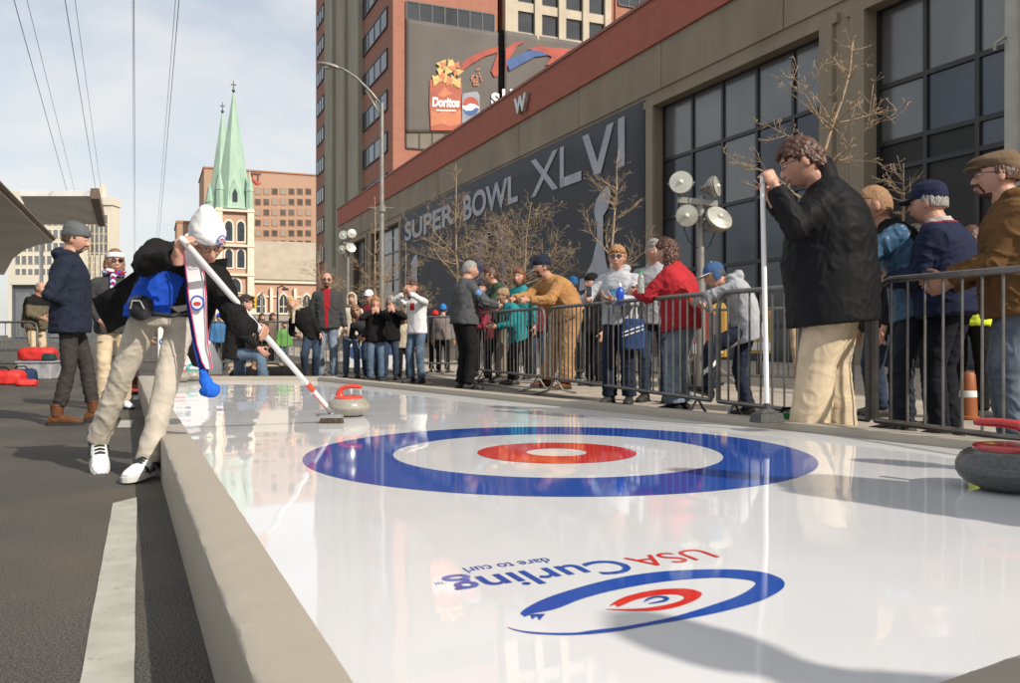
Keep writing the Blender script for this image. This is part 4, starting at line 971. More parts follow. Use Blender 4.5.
CUR = {}
def person(label, px, d, H, face, P=None, wear=None, group=None, near=False, zg=0.0, world=None, name='person'):
    P = dict(P or {}); w_ = dict(top=None, bottom=None, shoe=None, hair=('short', None)); w_.update(wear or {}); s = H/1.75
    b = W(px, HOR, d); b.z = zg; az = 0 if P.get('abs') else math.degrees(math.atan2(b.x, b.y)); rz = -R(face+az)
    root = thing(name, label, 'person', b, rz, group)
    inv = Matrix.Rotation(-rz, 4, 'Z') @ Matrix.Translation(-b)
    def J(key, dflt):
        v = P.get(key)
        if v is None: return Vector(dflt)*s
        if v[0] == 'w': return inv @ W(*v[1:])
        return Vector(v)*s
    seed = rng.uniform(0, 90); X = Vector((1,0,0)); fat = P.get('fat', 1.0); shw = P.get('sh', 1.0)
    lean, tilt, twist = R(P.get('lean', 3)), R(P.get('tilt', 0)), R(P.get('twist', 0))
    hip = J('hip', (0, -.02-.25*math.sin(lean), .93)); 
    tdir = Vector((math.sin(tilt), math.sin(lean), math.cos(lean)*math.cos(tilt))).normalized()
    shc = J('chest', None) if 'chest' in P else hip+tdir*.50*s
    tdir = (shc-hip).normalized()
    bend = Vector((0,-1,0)) if lean > R(10) else Vector((0,0,0))
    mid = hip.lerp(shc, .5)+Vector((0,-.035*s*min(1, lean/R(30)),0))
    sax = Matrix.Rotation(twist, 3, 'Z') @ X; sax = (sax-tdir*sax.dot(tdir)).normalized()
    hx_ = R(P.get('hyaw', 0)); hax = Matrix.Rotation(hx_, 3, 'Z') @ X
    sho = {k: shc+sax*(k*.172*s*shw)-tdir*.070*s for k in (-1,1)}
    hj = {k: hip+hax*(k*.088*s) for k in (-1,1)}
    nkd = (tdir+Vector((0,.35,0))*(1 if lean < R(25) else .2)).normalized()
    hc = J('head', None) if 'head' in P else shc+nkd*.180*s
    yaw, pit, rol = R(P.get('yaw', 0)), R(P.get('pitch', 0)), R(P.get('roll', 0))
    Hm = Matrix.Translation(hc) @ Matrix.Rotation(yaw, 4, 'Z') @ Matrix.Rotation(pit, 4, 'X') @ Matrix.Rotation(rol, 4, 'Y') @ Matrix.Scale(P.get('hs', 1.09), 4)
    wr = {k: J('hand'+('R' if k > 0 else 'L'), (k*.27, .06, .83)) for k in (-1,1)}
    an = {k: J('foot'+('R' if k > 0 else 'L'), (k*.11, -.02, .085)) for k in (-1,1)}
    el, kn = {}, {}
    for k in (-1,1):
        el[k], wr[k] = ik(sho[k], wr[k], .285*s, .255*s, Vector(P.get('elb'+('R' if k > 0 else 'L'), (k*.45, -1, -.35))))
        kn[k], an[k] = ik(hj[k], an[k], .435*s*P.get('leg',1), .42*s*P.get('leg',1), Vector(P.get('kne'+('R' if k > 0 else 'L'), (k*.08, 1, .1))))
    vox = .0062 if near else (.0075 if d < 11.5 else .010)
    vc = .011 if near else (.014 if d < 11.5 else .019)
    # -- body: one continuous mesh
    B = MB(); headpts(B, Hm, s*1.0, P.get('jaw', 1.0)); hp = lambda x, y, z: Hm @ Vector((x*s, y*s, z*s))
    nb = shc+tdir*.0; B.tube(shc-tdir*.03*s, hp(0,-.022,-.06), .066*s*min(1.15,fat), .058*s*min(1.15,fat), 16)
    B.loft([ering(c, sax, tdir.cross(sax), a*s, b_*s) for c, a, b_ in ((hip-tdir*.07*s,.08,.05),(hip,.11,.06),(mid,.09,.05),(shc-tdir*.12*s,.11,.06),(shc-tdir*.03*s,.09,.055),(shc+tdir*.03*s,.05,.05))])
    for k in (-1,1):
        limb(B, shc-tdir*.06*s+sax*k*.08*s, sho[k], .045*s, .042*s); B.ball(sho[k], .042*s); limb(B, sho[k], el[k], .040*s, .032*s); B.ball(el[k], .032*s); limb(B, el[k], wr[k], .034*s, .025*s)
        limb(B, hj[k], kn[k], .062*s, .045*s); B.ball(kn[k], .045*s); limb(B, kn[k], an[k], .045*s, .032*s)
        fx = Vector(P.get('toe'+('R' if k > 0 else 'L'), (k*.16, 1, 0))).normalized(); fu = Vector((0,0,1)); fu = (fu-fx*fu.dot(fx)).normalized(); B.tube(an[k], an[k]+fx*.11*s-fu*.05*s, .028*s, .022*s, 10)
        hd = P.get('hd'+('R' if k > 0 else 'L')); fd = (wr[k]-el[k]).normalized()
        dvec = Vector(hd[0]) if hd else fd; nv_ = Vector(hd[1]) if hd else Vector((-k*1.0, .1, .0)); sv = Vector(hd[2]) if hd and len(hd) > 2 else Vector((0,1,.3))
        gr = P.get('grip'+('R' if k > 0 else 'L'), .38)
        hand(B, wr[k], dvec, nv_, sv, s*(1.0 if near else 1.06), gr, 1.0 if vox < .008 else 1.25)
    Hi = Hm.inverted(); beard = w_.get('beard'); hairc = w_['hair'][1]
    def paint(c):
        q = (Hi @ Vector(c))/s; x, y, z = q; ax = abs(x)
        if ax > .12 or abs(z) > .14 or y < .0: return 0
        if ax < .0235 and abs(z+.0605) < .0085-.09*ax*ax*9 and y > .075: return 1
        if .012 < ax < .047 and abs(z-(.029-.12*abs(ax-.028))) < .0048 and y > .055: return 2
        if beard:
            if y > .02 and z < -.082 and ax < .05: return 2
            if y > .06 and abs(z+.044) < .008 and ax < .03: return 2
            if y > .05 and z < -.04 and .024 < ax < (.034 if beard == 'goatee' else .07): return 2
        return 0
    paint.near = (hc, .16*s)
    hm_ = hairc or mat('hair_brown', (.06,.035,.02), .6, .3, 60)
    body = shape(B, 'body', [skin(P.get('tone', 0)), mat('lips', (.40,.17,.13), .45, .08, 30), hm_], root, vox, None, 2, paint)
    if not w_.get('sun') and (near or d < 16):
        for x in (-1,1):
            m = MB(); m.ball(hp(x*.031,.0765,.008), .0125*s, .011*s, .0068*s, 12, Hm.to_3x3()); e_ = m.build('eye', mat('eye_white', (.55,.50,.46), .25, .05, 10), root, smooth=True)
            m = MB(); m.ball(hp(x*.0305,.0845,.0075), .0052*s, .0042*s, .0056*s, 8, Hm.to_3x3()); m.build('iris', mat('iris', (.03,.022,.016), .15, .1, 10), e_, smooth=True)
    # -- trousers
    bt = w_['bottom']; bul = P.get('legw', 1.0)
    if bt:
        T_ = MB(); 
        T_.loft([ering(c, hax, Vector((0,1,0)), a*s*min(fat,1.25), b_*s*fat) for c, a, b_ in ((hip-Vector((0,0,.10*s)),.135,.10),(hip-Vector((0,0,.03*s)),.172,.125),(hip+tdir*.06*s,.165,.12),(hip+tdir*.13*s,.15,.11))])
        sg = []
        for k in (-1,1):
            th = .094*s*bul*min(fat,1.2); an_ = an[k]+Vector((0,0,.0))
            limb(T_, hj[k]-Vector((0,0,.02*s)), kn[k], th, .073*s*bul); T_.ball(hj[k]-Vector((0,0,.03*s)), th); T_.ball(kn[k], .072*s*bul)
            lo = kn[k].lerp(an_, P.get('lo', .98 if not w_.get('boots') else .8)); limb(T_, kn[k], lo, .071*s*bul, .066*s*bul*P.get('hem', 1.0)); 
            sg += [(hj[k], kn[k], .5, 1.1), (kn[k], an_, 1.0, 1.7)]
        shape(T_, 'trousers', bt, root, vc, folds(sg, .0042*s*P.get('fold', 1), seed, .5), 3, w_.get('paint_bottom'))
    # -- jacket or jumper
    tp_ = w_['top']; bk = P.get('bulk', 1.0); hem = P.get('hemlen', .10)
    if tp_:
        C = MB(); yv = tdir.cross(sax)*-1
        if yv.y < 0: yv = -yv
        fr = lambda t, a, b_, off=0: ering(hip.lerp(mid, t*2) + yv*off*s if t < .5 else mid.lerp(shc, (t-.5)*2)+yv*off*s, sax.lerp(hax, max(0, 1-t*1.6)).normalized(), yv, a*s*bk, b_*s*bk, 24)
        be = (fat-1)
        hemc = hip-Vector((0,0,hem*s)); down = [ering(hemc+yv*be*.05*s, hax, yv, (.185*shw+be*.10)*s*bk*P.get('flare', 1), (.135+be*.13)*s*bk*P.get('flare', 1), 24)]
        C.loft(down+[fr(.0,.182+be*.12,.130+be*.15,be*.06), fr(.25,.172+be*.13,.125+be*.17,be*.09), fr(.5,.178*shw+be*.09,.128+be*.14,be*.06), fr(.72,.190*shw+be*.04,.128+be*.07,be*.02), fr(.86,.178*shw,.112+be*.03), fr(.95,.135*shw,.095), fr(1.0,.108*shw,.083), [p+tdir*.045*s for p in ering(shc, sax, yv, .074*s, .068*s, 24)]])
        if P.get('collar', True):
            cc = shc+tdir*.035*s; C.loft([ering(cc-tdir*.03*s, sax, yv, .092*s, .082*s, 24), ering(cc+tdir*P.get('colh',.022)*s+(hc-shc).normalized()*(P.get('colh',.022)-.022)*.5*s+yv*.006*s, sax, yv, .076*s, .072*s, 24)])
        sg = [(hip, shc, .5, .25)]; sl_ = .058*s*bk
        for k in (-1,1):
            C.ball(sho[k]-tdir*.005*s, sl_*1.18); limb(C, sho[k], el[k], sl_*1.12, sl_*.95); C.ball(el[k], sl_*.96); wv = el[k].lerp(wr[k], .93 if not w_.get('shortsleeve') else .3); limb(C, el[k], wv, sl_*.94, sl_*.74)
            limb(C, shc-tdir*.05*s, sho[k], .072*s, sl_*1.05)
            sg += [(sho[k], el[k], .5, 1.5), (el[k], wv, 1.5, 1.1)]
        if w_.get('hood'):
            hb_ = shc+tdir*.045*s-yv*.075*s; C.ball(hb_, .115*s, .062*s, .062*s, 16); 
            for k in (-1,1): C.ball(hb_+sax*k*.075*s+yv*.06*s, .04*s, .07*s, .04*s, 12)
        tw_ = w_.get('paint_top'); mats = tp_ if isinstance(tp_, (list, tuple)) else [tp_]
        pf = None
        if tw_:
            CUR['arms'] = [(sho[k], el[k], wr[k]) for k in (-1,1)]; fr_in = lambda c: ((Vector(c)-shc).dot(sax)/s, (Vector(c)-shc).dot(yv)/s, (Vector(c)-shc).dot(tdir)/s)
            pf = lambda c: tw_(*fr_in(c), Vector(c))
        shape(C, w_.get('topname', 'jacket'), mats, root, vc, folds(sg, .0058*s*P.get('fold', 1), seed+7, .7), 3, pf)
    # -- shoes
    sh_ = w_['shoe'] or mat('shoe_dark', (.03,.028,.026), .6, .2, 20)
    for k in (-1,1):
        f = Vector(P.get('toe'+('R' if k > 0 else 'L'), (k*.16, 1, 0))).normalized(); up = Vector((0,0,1)); up = (up-f*up.dot(f)).normalized(); r_ = f.cross(up)
        A = an[k]-up*.085*s; rings = []
        for t, wd, ht in ((-.075,.026,.045),(-.055,.036,.075),(.0,.038,.095),(.05,.041,.082),(.11,.046,.060),(.16,.045,.046),(.195,.034,.036),(.21,.015,.028)):
            c = A+f*t*s+up*(ht*.5+.012)*s; rings.append([c+r_*(wd*s*math.copysign(abs(math.cos(q))**.8, math.cos(q)))+up*(ht*.5*s*math.copysign(abs(math.sin(q))**.75, math.sin(q))) for q in [2*math.pi*i/16 for i in range(16)]])
        m = MB(); m.loft(rings)
        if w_.get('boots'): m.tube(A+up*.08*s, A+up*.17*s, .05*s, .054*s, 16); m.tube(A+up*.165*s, A+up*.185*s, .057*s, .055*s, 16)
        so2 = m.build('shoe' if not w_.get('boots') else 'boot', sh_, root, smooth='auto')
        m = MB(); rings = []
        for t, wd in ((-.08,.024),(-.06,.039),(.0,.041),(.06,.044),(.12,.050),(.17,.047),(.205,.032),(.218,.012)):
            c = A+f*t*s+up*.013*s; rings.append([c+r_*wd*s*a+up*z*s for a, z in ((-1,-.013),(1,-.013),(1,.013),(-1,.013))])
        m.loft(rings); m.build('sole', w_.get('sole') or mat('sole_dark', (.02,.02,.02), .8), so2)
        if w_.get('sneaker'):
            m = MB()
            for sg_ in (-1,1):
                for q0, q1, z0, z1 in ((-.05,.02,.02,.07),(.02,.07,.075,.02),(.07,.11,.02,.06),(-.06,-.03,.08,.03)):
                    m.path([A+f*q0*s+r_*sg_*.042*s+up*z0*s, A+f*(q0+q1)*.5*s+r_*sg_*.0455*s+up*(z0+z1)*.5*s, A+f*q1*s+r_*sg_*.043*s+up*z1*s], .0085*s, 5)
            for sg_ in (-1,1):
                for q0, z0, a_, b_ in ((-.045,.035,.026,.016),(.03,.028,.03,.013),(.10,.03,.022,.012),(.0,.065,.03,.009)): m.ball(A+f*q0*s+r_*sg_*.036*s+up*z0*s, .010*s, a_*s, b_*s, 10, Matrix((r_, f, up)).transposed())
            m.ball(A+f*.165*s+up*.035*s, .028*s, .03*s, .012*s, 10, Matrix((r_, f, up)).transposed())
            for t in (.04,.06,.08,.10): m.path([A+f*t*s-r_*.025*s+up*(.094-.3*(t-.04))*s, A+f*t*s+up*(.105-.3*(t-.04))*s, A+f*t*s+r_*.025*s+up*(.094-.3*(t-.04))*s], .0055*s, 5)
            m.build('shoe_trim', mat('shoe_black', (.02,.02,.022), .5), so2)
    # -- hair
    st_, hcol = w_['hair']; hcol = hcol or hm_
    if st_ != 'none':
        m = MB(); hairmesh(m, Hm, s, st_, seed)
        am = {'curly':.011,'long':.006,'bob':.007,'short':.0045,'crop':.0018,'wavy':.009,'balding':.003,'fringe':.003,'under':.005}[st_]*s
        hf_, hz_ = {'curly':(60,60),'wavy':(52,42)}.get(st_, (95,30))
        def hf(p):
            q = Hi @ p; return am*(noise.noise(Vector((q.x*hf_+seed, q.y*hf_, q.z*hz_)))+.6*noise.noise(Vector((q.x*220, q.y*220+seed, q.z*60))))
        shape(m, 'hair', hcol, root, .005 if near else .0075, hf, 1)
    r3 = Hm.to_3x3()
    hat = w_.get('hat')
    if hat:
        typ, hmt = hat[0], hat[1]; m = MB()
        def ringh(z, rx, ry, y0=0, tilt_=0): return [hp(rx*math.cos(t), y0+ry*math.sin(t), z+tilt_*math.sin(t)) for t in [2*math.pi*i/28 for i in range(28)]]
        if typ == 'beanie':
            h_ = hat[2] if len(hat) > 2 else .165
            m.loft([ringh(.022,.083,.103,-.004,.012),ringh(.03,.0885,.109,-.004,.012),ringh(.062,.0885,.109,-.006,.012),ringh(.068,.085,.105,-.006,.01),ringh(.095,.078,.096,-.01),ringh(.125,.060,.076,-.016),ringh(h_-.012,.03,.042,-.024),ringh(h_,.006,.01,-.028)])
            o = shape(m, 'beanie', hmt, root, .0065, lambda p: .0022*noise.noise((Hi @ p)*60)+.003*noise.noise((Hi @ p)*22), 1)
            if len(hat) > 3:
                q = MB(); c = hp(-.03*0+hat[3][0], hat[3][1], hat[3][2]); nrm = (c-hp(0,0,.05)).normalized(); q.M = None
                a1 = nrm.cross(Vector((0,0,1))).normalized(); a2 = a1.cross(nrm)
                ringp = lambda r, off: [c+nrm*off+a1*r*math.cos(t)*1.15+a2*r*math.sin(t) for t in [2*math.pi*i/20 for i in range(20)]]
                q.add(ringp(.023*s,.012), [tuple(range(20))]); q.cur = 1; q.add(ringp(.017*s,.0135), [tuple(range(20))]); q.cur = 2
                for dz in (-.006,.003): q.add([c+nrm*.0155+a1*x+a2*(y+dz) for x, y in ((-.014,-.002),(.014,-.002),(.014,.002),(-.014,.002))], [(0,1,2,3)])
                q.build('emblem', [mat('emblem_blue',(.03,.10,.42),.7), mat('emblem_white',(.7,.7,.72),.7), mat('emblem_red',(.55,.04,.05),.7)], o, fix=False)
        elif typ == 'cap':
            m.loft([ringh(.018,.079,.101,-.002),ringh(.035,.0835,.104,-.004),ringh(.07,.082,.100,-.006),ringh(.105,.066,.082,-.008),ringh(.128,.036,.046,-.008),ringh(.134,.008,.01,-.008)])
            o = shape(m, 'cap', hmt, root, .0065, None, 1)
            q = MB(); rings = []
            for i in range(9):
                t = math.pi*(.16+.68*i/8); cx_, cy_ = .078*math.cos(t), .100*math.sin(t); ex, ey = .082*math.cos(t), .100+.072*math.sin(t)**.8
                rings.append([hp(cx_,cy_,.026),hp(ex,ey,.018-.010*abs(math.cos(t))*1.5+.004),hp(ex,ey,.014-.010*abs(math.cos(t))*1.5+.004),hp(cx_,cy_,.021)])
            q.loft(rings); q.build('brim', hat[2] if len(hat) > 2 else hmt, o, smooth='auto')
            q = MB(); q.ball(hp(0,-.008,.136), .008*s, n=8); q.build('button', hat[2] if len(hat) > 2 else hmt, o, smooth=True)
            if typ == 'cap' and len(hat) > 3:      # ear flaps and lining
                q = MB()
                for x in (-1,1): q.ball(hp(x*.080,-.008,-.012), .012*s, .045*s, .055*s, 12, r3)
                q.ball(hp(0,-.085,-.0), .06*s, .02*s, .05*s, 12, r3); shape(q, 'ear_flap', hat[3], o, .0065, None, 1)
        elif typ == 'flat':
            m.loft([ringh(.035,.080,.102,-.004,.01),ringh(.05,.088,.112,.0,.01),ringh(.075,.092,.118,.008,-.004),ringh(.098,.082,.104,.006,-.012),ringh(.116,.052,.066,-.004,-.012),ringh(.120,.01,.012,-.01)])
            m.ball(hp(0,.105,.038), .062*s, .04*s, .010*s, 14, r3)
            shape(m, 'flat_cap', hmt, root, .006, lambda p: .002*noise.noise((Hi @ p)*35), 1)
        elif typ == 'band':
            m.loft([ringh(.03,.082,.103,0,.012),ringh(.035,.0865,.107,0,.012),ringh(.078,.084,.103,-.004,.010),ringh(.083,.078,.096,-.004,.01)]); shape(m, 'headband', hmt, root, .0065, None, 1)
        elif typ == 'hoodup':
            m.loft([ringh(-.13,.085,.07,-.03),ringh(-.09,.10,.11,-.01),ringh(0,.103,.122,-.018),ringh(.07,.095,.112,-.02),ringh(.12,.06,.075,-.02),ringh(.145,.01,.02,-.02)])
            # opening for the face is pushed in behind the skin
            m.v = [Vector(v) if (lambda q: not (q.y > .05*s and abs(q.x) < .072*s and -.125*s < q.z < .085*s))(Hi @ Vector(v)) else Hm @ ((Hi @ Vector(v))*.55) for v in m.v]
            shape(m, 'hood', hmt, root, .0075, None, 1)
    gl = w_.get('glasses') or w_.get('sun')
    if gl:
        m = MB(); dark = bool(w_.get('sun')); rim = mat('glasses_rim', (.05,.035,.025), .3, .1, 10, metal=.5)
        ls = MB()
        for x in (-1,1):
            c = (x*.031, .096, .006); n = 14; pts = [hp(c[0]+(.024 if dark else .022)*math.cos(t), c[1]-.25*abs(c[0]+.022*math.cos(t))**1.3, c[2]+(.017 if dark else .015)*math.sin(t)) for t in [2*math.pi*i/n for i in range(n)]]
            if dark: ls.prism(pts, Hm.to_3x3() @ Vector((0,-.004*s,0)))
            m.path(pts+[pts[0], pts[1]], .0016*s if not dark else .0024*s, 5)
            m.path([hp(x*.054,.088,.012), hp(x*.076,.05,.012), hp(x*.079,0,.010), hp(x*.078,-.015,.0)], .002*s, 5)
        m.path([hp(-.01,.097,.010), hp(0,.100,.012), hp(.01,.097,.010)], .0016*s, 5)
        o = m.build('sunglasses' if dark else 'glasses', rim, root)
        if dark: ls.build('lens', mat('dark_lens', (.012,.010,.010), .08, .05, 5, coat=1), o)
    if w_.get('scarf'):
        m = MB(); cc = shc+tdir*.05*s; yv = Vector((0,1,0))
        m.path([cc+sax*(.095*s*math.cos(t))+yv*(.095*s*math.sin(t)+.012)+Vector((0,0,.012*math.sin(2*t)*s)) for t in [2*math.pi*i/16 for i in range(17)]], .034*s, 10)
        m.path([cc+yv*.10*s+sax*.02*s, cc+yv*.135*s+sax*.03*s-Vector((0,0,.10*s)), cc+yv*.14*s+sax*.035*s-Vector((0,0,.24*s))], .03*s, 8)
        sc2 = w_['scarf']; shape(m, 'scarf', sc2 if isinstance(sc2, list) else [sc2], root, .010, lambda p: .004*noise.noise(p*30), 1, (lambda c: int(3*abs(noise.noise(Vector(c)*13+Vector((seed,0,0))))*2.2) % len(sc2)) if isinstance(sc2, list) else None)
    return dict(root=root, hp=hp, Hm=Hm, sho=sho, el=el, wr=wr, an=an, kn=kn, hj=hj, hip=hip, shc=shc, mid=mid, tdir=tdir, sax=sax, s=s, body=body, inv=inv, vc=vc)
# ---------------------------------------------------------------- wardrobe
c_ = cloth
NAVY = c_('navy_fleece', (.012,.017,.032)); BLACK = c_('black_softshell', (.010,.010,.011), .62); BLACK2 = c_('black_cloth', (.014,.013,.013)); DKGREY = c_('dark_grey_wool', (.045,.045,.045))
CHAR = c_('charcoal_denim', (.040,.034,.032)); JEAN = c_('blue_denim', (.095,.14,.20), .9, .3, 6); JEAN2 = c_('faded_denim', (.17,.215,.27), .9, .3, 5); DJEAN = c_('dark_denim', (.03,.045,.075), .9, .3, 6)
KHAKI = c_('khaki_cotton', (.55,.44,.30)); CREAM = c_('cream_cotton', (.66,.58,.46)); OLIVE = c_('olive_jacket', (.13,.11,.07)); TAN = c_('tan_duck_cotton', (.36,.185,.07), .9, .2, 5); BROWN = c_('brown_suede', (.12,.060,.022), .9, .25, 5)
RED = c_('red_fleece', (.40,.022,.030)); DRED = c_('dark_red_jumper', (.30,.012,.018)); GREYH = c_('light_grey_hoodie', (.42,.43,.45)); WHITE = c_('white_knit', (.74,.73,.72)); ROYAL = c_('royal_blue_shirt', (.012,.075,.50)); TEAL = c_('teal_jacket', (.02,.22,.24)); GREYJ = c_('grey_jacket', (.075,.078,.080)); 
BLUEJ = c_('slate_blue_nylon', (.055,.12,.20), .35); STEEL = c_('beanie_grey', (.10,.105,.11)); GREEN = c_('dark_green_shirt', (.03,.06,.035)); BEIGE = c_('beige_coat', (.45,.38,.28)); LGREEN = c_('bright_green_coat', (.12,.30,.07)); PINK = c_('pink_trim', (.6,.12,.35)); BLUEC = c_('blue_coat', (.05,.16,.34)); 
REDHAT = c_('red_knit_hat', (.60,.025,.02)); BLUEHAT = c_('blue_knit_hat', (.03,.17,.48)); NAVYCAP = c_('navy_cap_cloth', (.010,.014,.040)); CAPBLUE = c_('boy_cap_blue', (.045,.10,.21)); TWEED = c_('flat_cap_wool', (.15,.10,.06)); 
BSUEDE = c_('brown_boot_leather', (.12,.045,.018), .55); WSHOE = c_('white_trainer', (.66,.66,.66), .5); GSHOE = c_('grey_trainer', (.30,.28,.25), .6); WSOLE = mat('white_sole', (.55,.54,.50), .7)
hBROWN = mat('hair_brown', (.06,.035,.02), .6, .55, 130, stretch=(1,1,.25), detail=3); hAUB = mat('hair_auburn', (.15,.055,.022), .55, .55, 130, stretch=(1,1,.25), detail=3); hBLOND = mat('hair_blonde', (.46,.30,.13), .55, .55, 130, stretch=(1,1,.25), detail=3); hGING = mat('hair_ginger', (.34,.17,.07), .55, .55, 130, stretch=(1,1,.25), detail=3); hGREY = mat('hair_grey', (.25,.235,.215), .6, .55, 130, stretch=(1,1,.25), detail=3); hDARK = mat('hair_dark', (.025,.017,.012), .55, .55, 130, stretch=(1,1,.25), detail=3); hLBR = mat('hair_light_brown', (.20,.11,.055), .6, .55, 130, stretch=(1,1,.25), detail=3); hDBR = mat('hair_warm_brown', (.075,.030,.016), .5, .55, 130, stretch=(1,1,.25), detail=3)
wq = lambda px, py, d: ('w', px, py, d)
people = {}
fence_grp = 'spectators lined up along the right barricades'; far_grp = 'onlookers gathered beyond the far end of the sheet'; bg_grp = 'people behind the far barricade'

# the sweeper
def sw_paint(x, y, z, c):
    for k, (a_, e_, w_) in enumerate(CUR['arms']):
        if seg_t(c, a_, e_)[1] < .088 or seg_t(c, e_, w_)[1] < .082: return 1
    return 1 if (z > -.13 or y < -.01 or x < -.07 or x > .155) else 0
sw = person('sweeping curler in white beanie, long white and blue scarf and open black coat', 148, 4.52, 1.76, 160,
  dict(hip=wq(166,308,4.62), chest=wq(192,252,4.62), head=wq(207,241,4.42), footR=wq(98,440,4.75), footL=wq(148,461,4.50), toeR=(-.15,.72,-.62), toeL=(.45,.85,-.05),
       abs=True, handR=wq(178,257,4.22), handL=wq(254,325.3,4.88), elbR=(1,-.1,-.45), elbL=(-.2,.6,-.8), kneR=(.1,1,.1), kneL=(0,1,0), yaw=20, pitch=-36, roll=10, hs=1.02, leg=.945, twist=-20, gripR=1.3, gripL=1.3, lo=1.05,
       hdR=((.0,.35,.75),(-1,.3,.1),(0,.2,1)), hdL=((-.72,.64,-.18),(.46,.29,-.81),(.49,.70,.52)), bulk=1.10, hemlen=.05, legw=.86, hem=1.05, fold=.85),
  dict(top=[ROYAL, BLACK2], bottom=c_('stone_trousers', (.50,.445,.365)), shoe=WSHOE, sole=WSOLE, sneaker=True, hair=('under', hGREY), hat=('beanie', WHITE, .185, (-.034,.092,.066)), glasses=True,
       paint_top=sw_paint, topname='shirt'), near=True)
people['sw'] = sw
people['boy'] = person('young man in profile wearing grey beanie, navy hoodie and brown boots', 72, 7.25, 1.70, 98, dict(lean=-1, handR=(.10,.04,1.0), handL=(-.12,.05,1.0), elbR=(1,-1,0), elbL=(-1,-1,0), bulk=1.18, fat=1.08, hemlen=.14, yaw=-8, pitch=-8, footR=(.10,-.10,.085), footL=(-.10,.16,.085), fold=.9, legw=.86),
  dict(top=NAVY, bottom=CHAR, hood=True, shoe=BSUEDE, boots=True, hair=('under', hBROWN), hat=('beanie', STEEL, .150), beard='goatee'), near=True)
person('smiling woman in white headband, sunglasses and striped scarf behind the sweeper', 114, 8.7, 1.63, 172, dict(handR=(.15,.16,.95), handL=(-.22,.1,.85), bulk=1.05, yaw=6),
  dict(top=DKGREY, bottom=KHAKI, shoe=WSHOE, hair=('bob', hLBR), hat=('band', WHITE), sun=True, scarf=[WHITE, ROYAL, DRED]))
person('man in olive jacket with gloved hands on the left barricade', 37, 17.4, 1.86, 140, dict(lean=8, handR=(.16,.32,1.02), handL=(-.16,.32,1.02), bulk=1.25, fat=1.15), dict(top=[OLIVE, BLACK2], bottom=KHAKI, hair=('balding', hGREY), paint_top=lambda x, y, z, c: 1 if z > -.14 else 0))
person('person in dark trousers and brown boots half hidden behind the sweeper', 133, 12.0, 1.46, 120, dict(lean=25, handR=(.1,.4,.75)), dict(top=BLACK2, bottom=CHAR, boots=True, shoe=BSUEDE, hair=('short', hDARK)))
person('kneeling spectator in dark coat and jeans at the far end of the sheet', 241, 11.3, 1.66, 118, dict(hip=(0,-.06,.56), lean=6, footL=(-.10,-.50,.07), toeL=(0,.2,-1), kneL=(-.1,1,-.9), footR=(.14,.42,.085), kneR=(.1,.6,1), handL=(-.27,.05,.42), handR=(.2,.42,.56), bulk=1.2, pitch=-6, yaw=-10), dict(top=BLACK2, bottom=JEAN, shoe=GSHOE, sole=WSOLE, hair=('short', hDARK)), far_grp)
person('blonde woman in black jacket leaning sideways into the view', 312, 14.0, 1.55, 188, dict(tilt=34, lean=2, hip=(-.02,0,.86), roll=18, handL=(-.2,.15,.8), footL=(-.06,0,.085), footR=(.12,.0,.085)), dict(top=BLACK2, bottom=DJEAN, hair=('long', hBLOND), scarf=[BEIGE]), far_grp)
person('bald man in sunglasses, dark grey jacket and red jumper', 327, 14.2, 1.80, 182, dict(handR=(.27,.10,.86), handL=(-.30,.05,.80), bulk=1.14, lean=0), dict(top=[DKGREY, DRED], bottom=JEAN2, hair=('fringe', hBROWN), sun=True, shoe=c_('blue_trainer', (.10,.16,.25)), paint_top=lambda x, y, z, c: 1 if y > .0 and abs(x) < .055*(1.0+z*1.2) and z > -.62 else 0, beard='goatee'), far_grp)
person('youth with pale hood up between the red jumper man and the cap man', 351.5, 15.0, 1.50, 180, dict(handL=(-.2,.1,.7)), dict(top=c_('cream_fleece', (.55,.50,.40)), bottom=JEAN, hair=('short', hLBR), hat=('hoodup', c_('cream_fleece', (.55,.50,.40)))), far_grp)
person('woman in sunglasses with auburn hair bending in from the left of the child', 372, 14.6, 1.48, 178, dict(tilt=30, lean=8, roll=14, hip=(0,0,.80)), dict(top=DKGREY, bottom=DJEAN, hair=('long', hLBR), sun=True), far_grp)
person('man in white cap standing behind the ginger child', 370, 16.0, 1.60, 205, dict(), dict(top=c_('maroon_coat', (.16,.02,.03)), bottom=DJEAN, hair=('under', hBROWN), hat=('cap', WHITE)), far_grp)
person('ginger child in black jacket with both hands raised to the face', 375.5, 13.7, 1.38, 180, dict(handR=(.05,.20,1.40), handL=(-.05,.20,1.40), elbR=(1,0,-.5), elbL=(-1,0,-.5), bulk=1.15, hemlen=.12, gripR=.8, gripL=.8, hdR=((-.5,.1,.7),(0,-1,0)), hdL=((.5,.1,.7),(0,-1,0))), dict(top=BLACK2, bottom=JEAN, hair=('bob', hGING)), far_grp)
person('fair haired person in black coat eating beside the ginger child', 390.5, 14.3, 1.42, 176, dict(handR=(.04,.20,1.42), handL=(-.05,.20,1.40), elbR=(1,0,-.5), elbL=(-1,0,-.5), bulk=1.2, hemlen=.12, gripR=.8, gripL=.8, hdR=((-.5,.1,.7),(0,-1,0)), hdL=((.5,.1,.7),(0,-1,0))), dict(top=[BLACK2, ROYAL], bottom=DJEAN, hair=('bob', hGREY), hat=None, paint_top=lambda x, y, z, c: 1 if x > .12 and -.3 < z < -.1 and y > 0 else 0), far_grp)
person('small child in pale coat standing before the street lamp pole', 404, 14.4, 1.12, 170, dict(bulk=1.15), dict(top=BEIGE, bottom=BLACK2, hair=('short', hLBR)), far_grp)
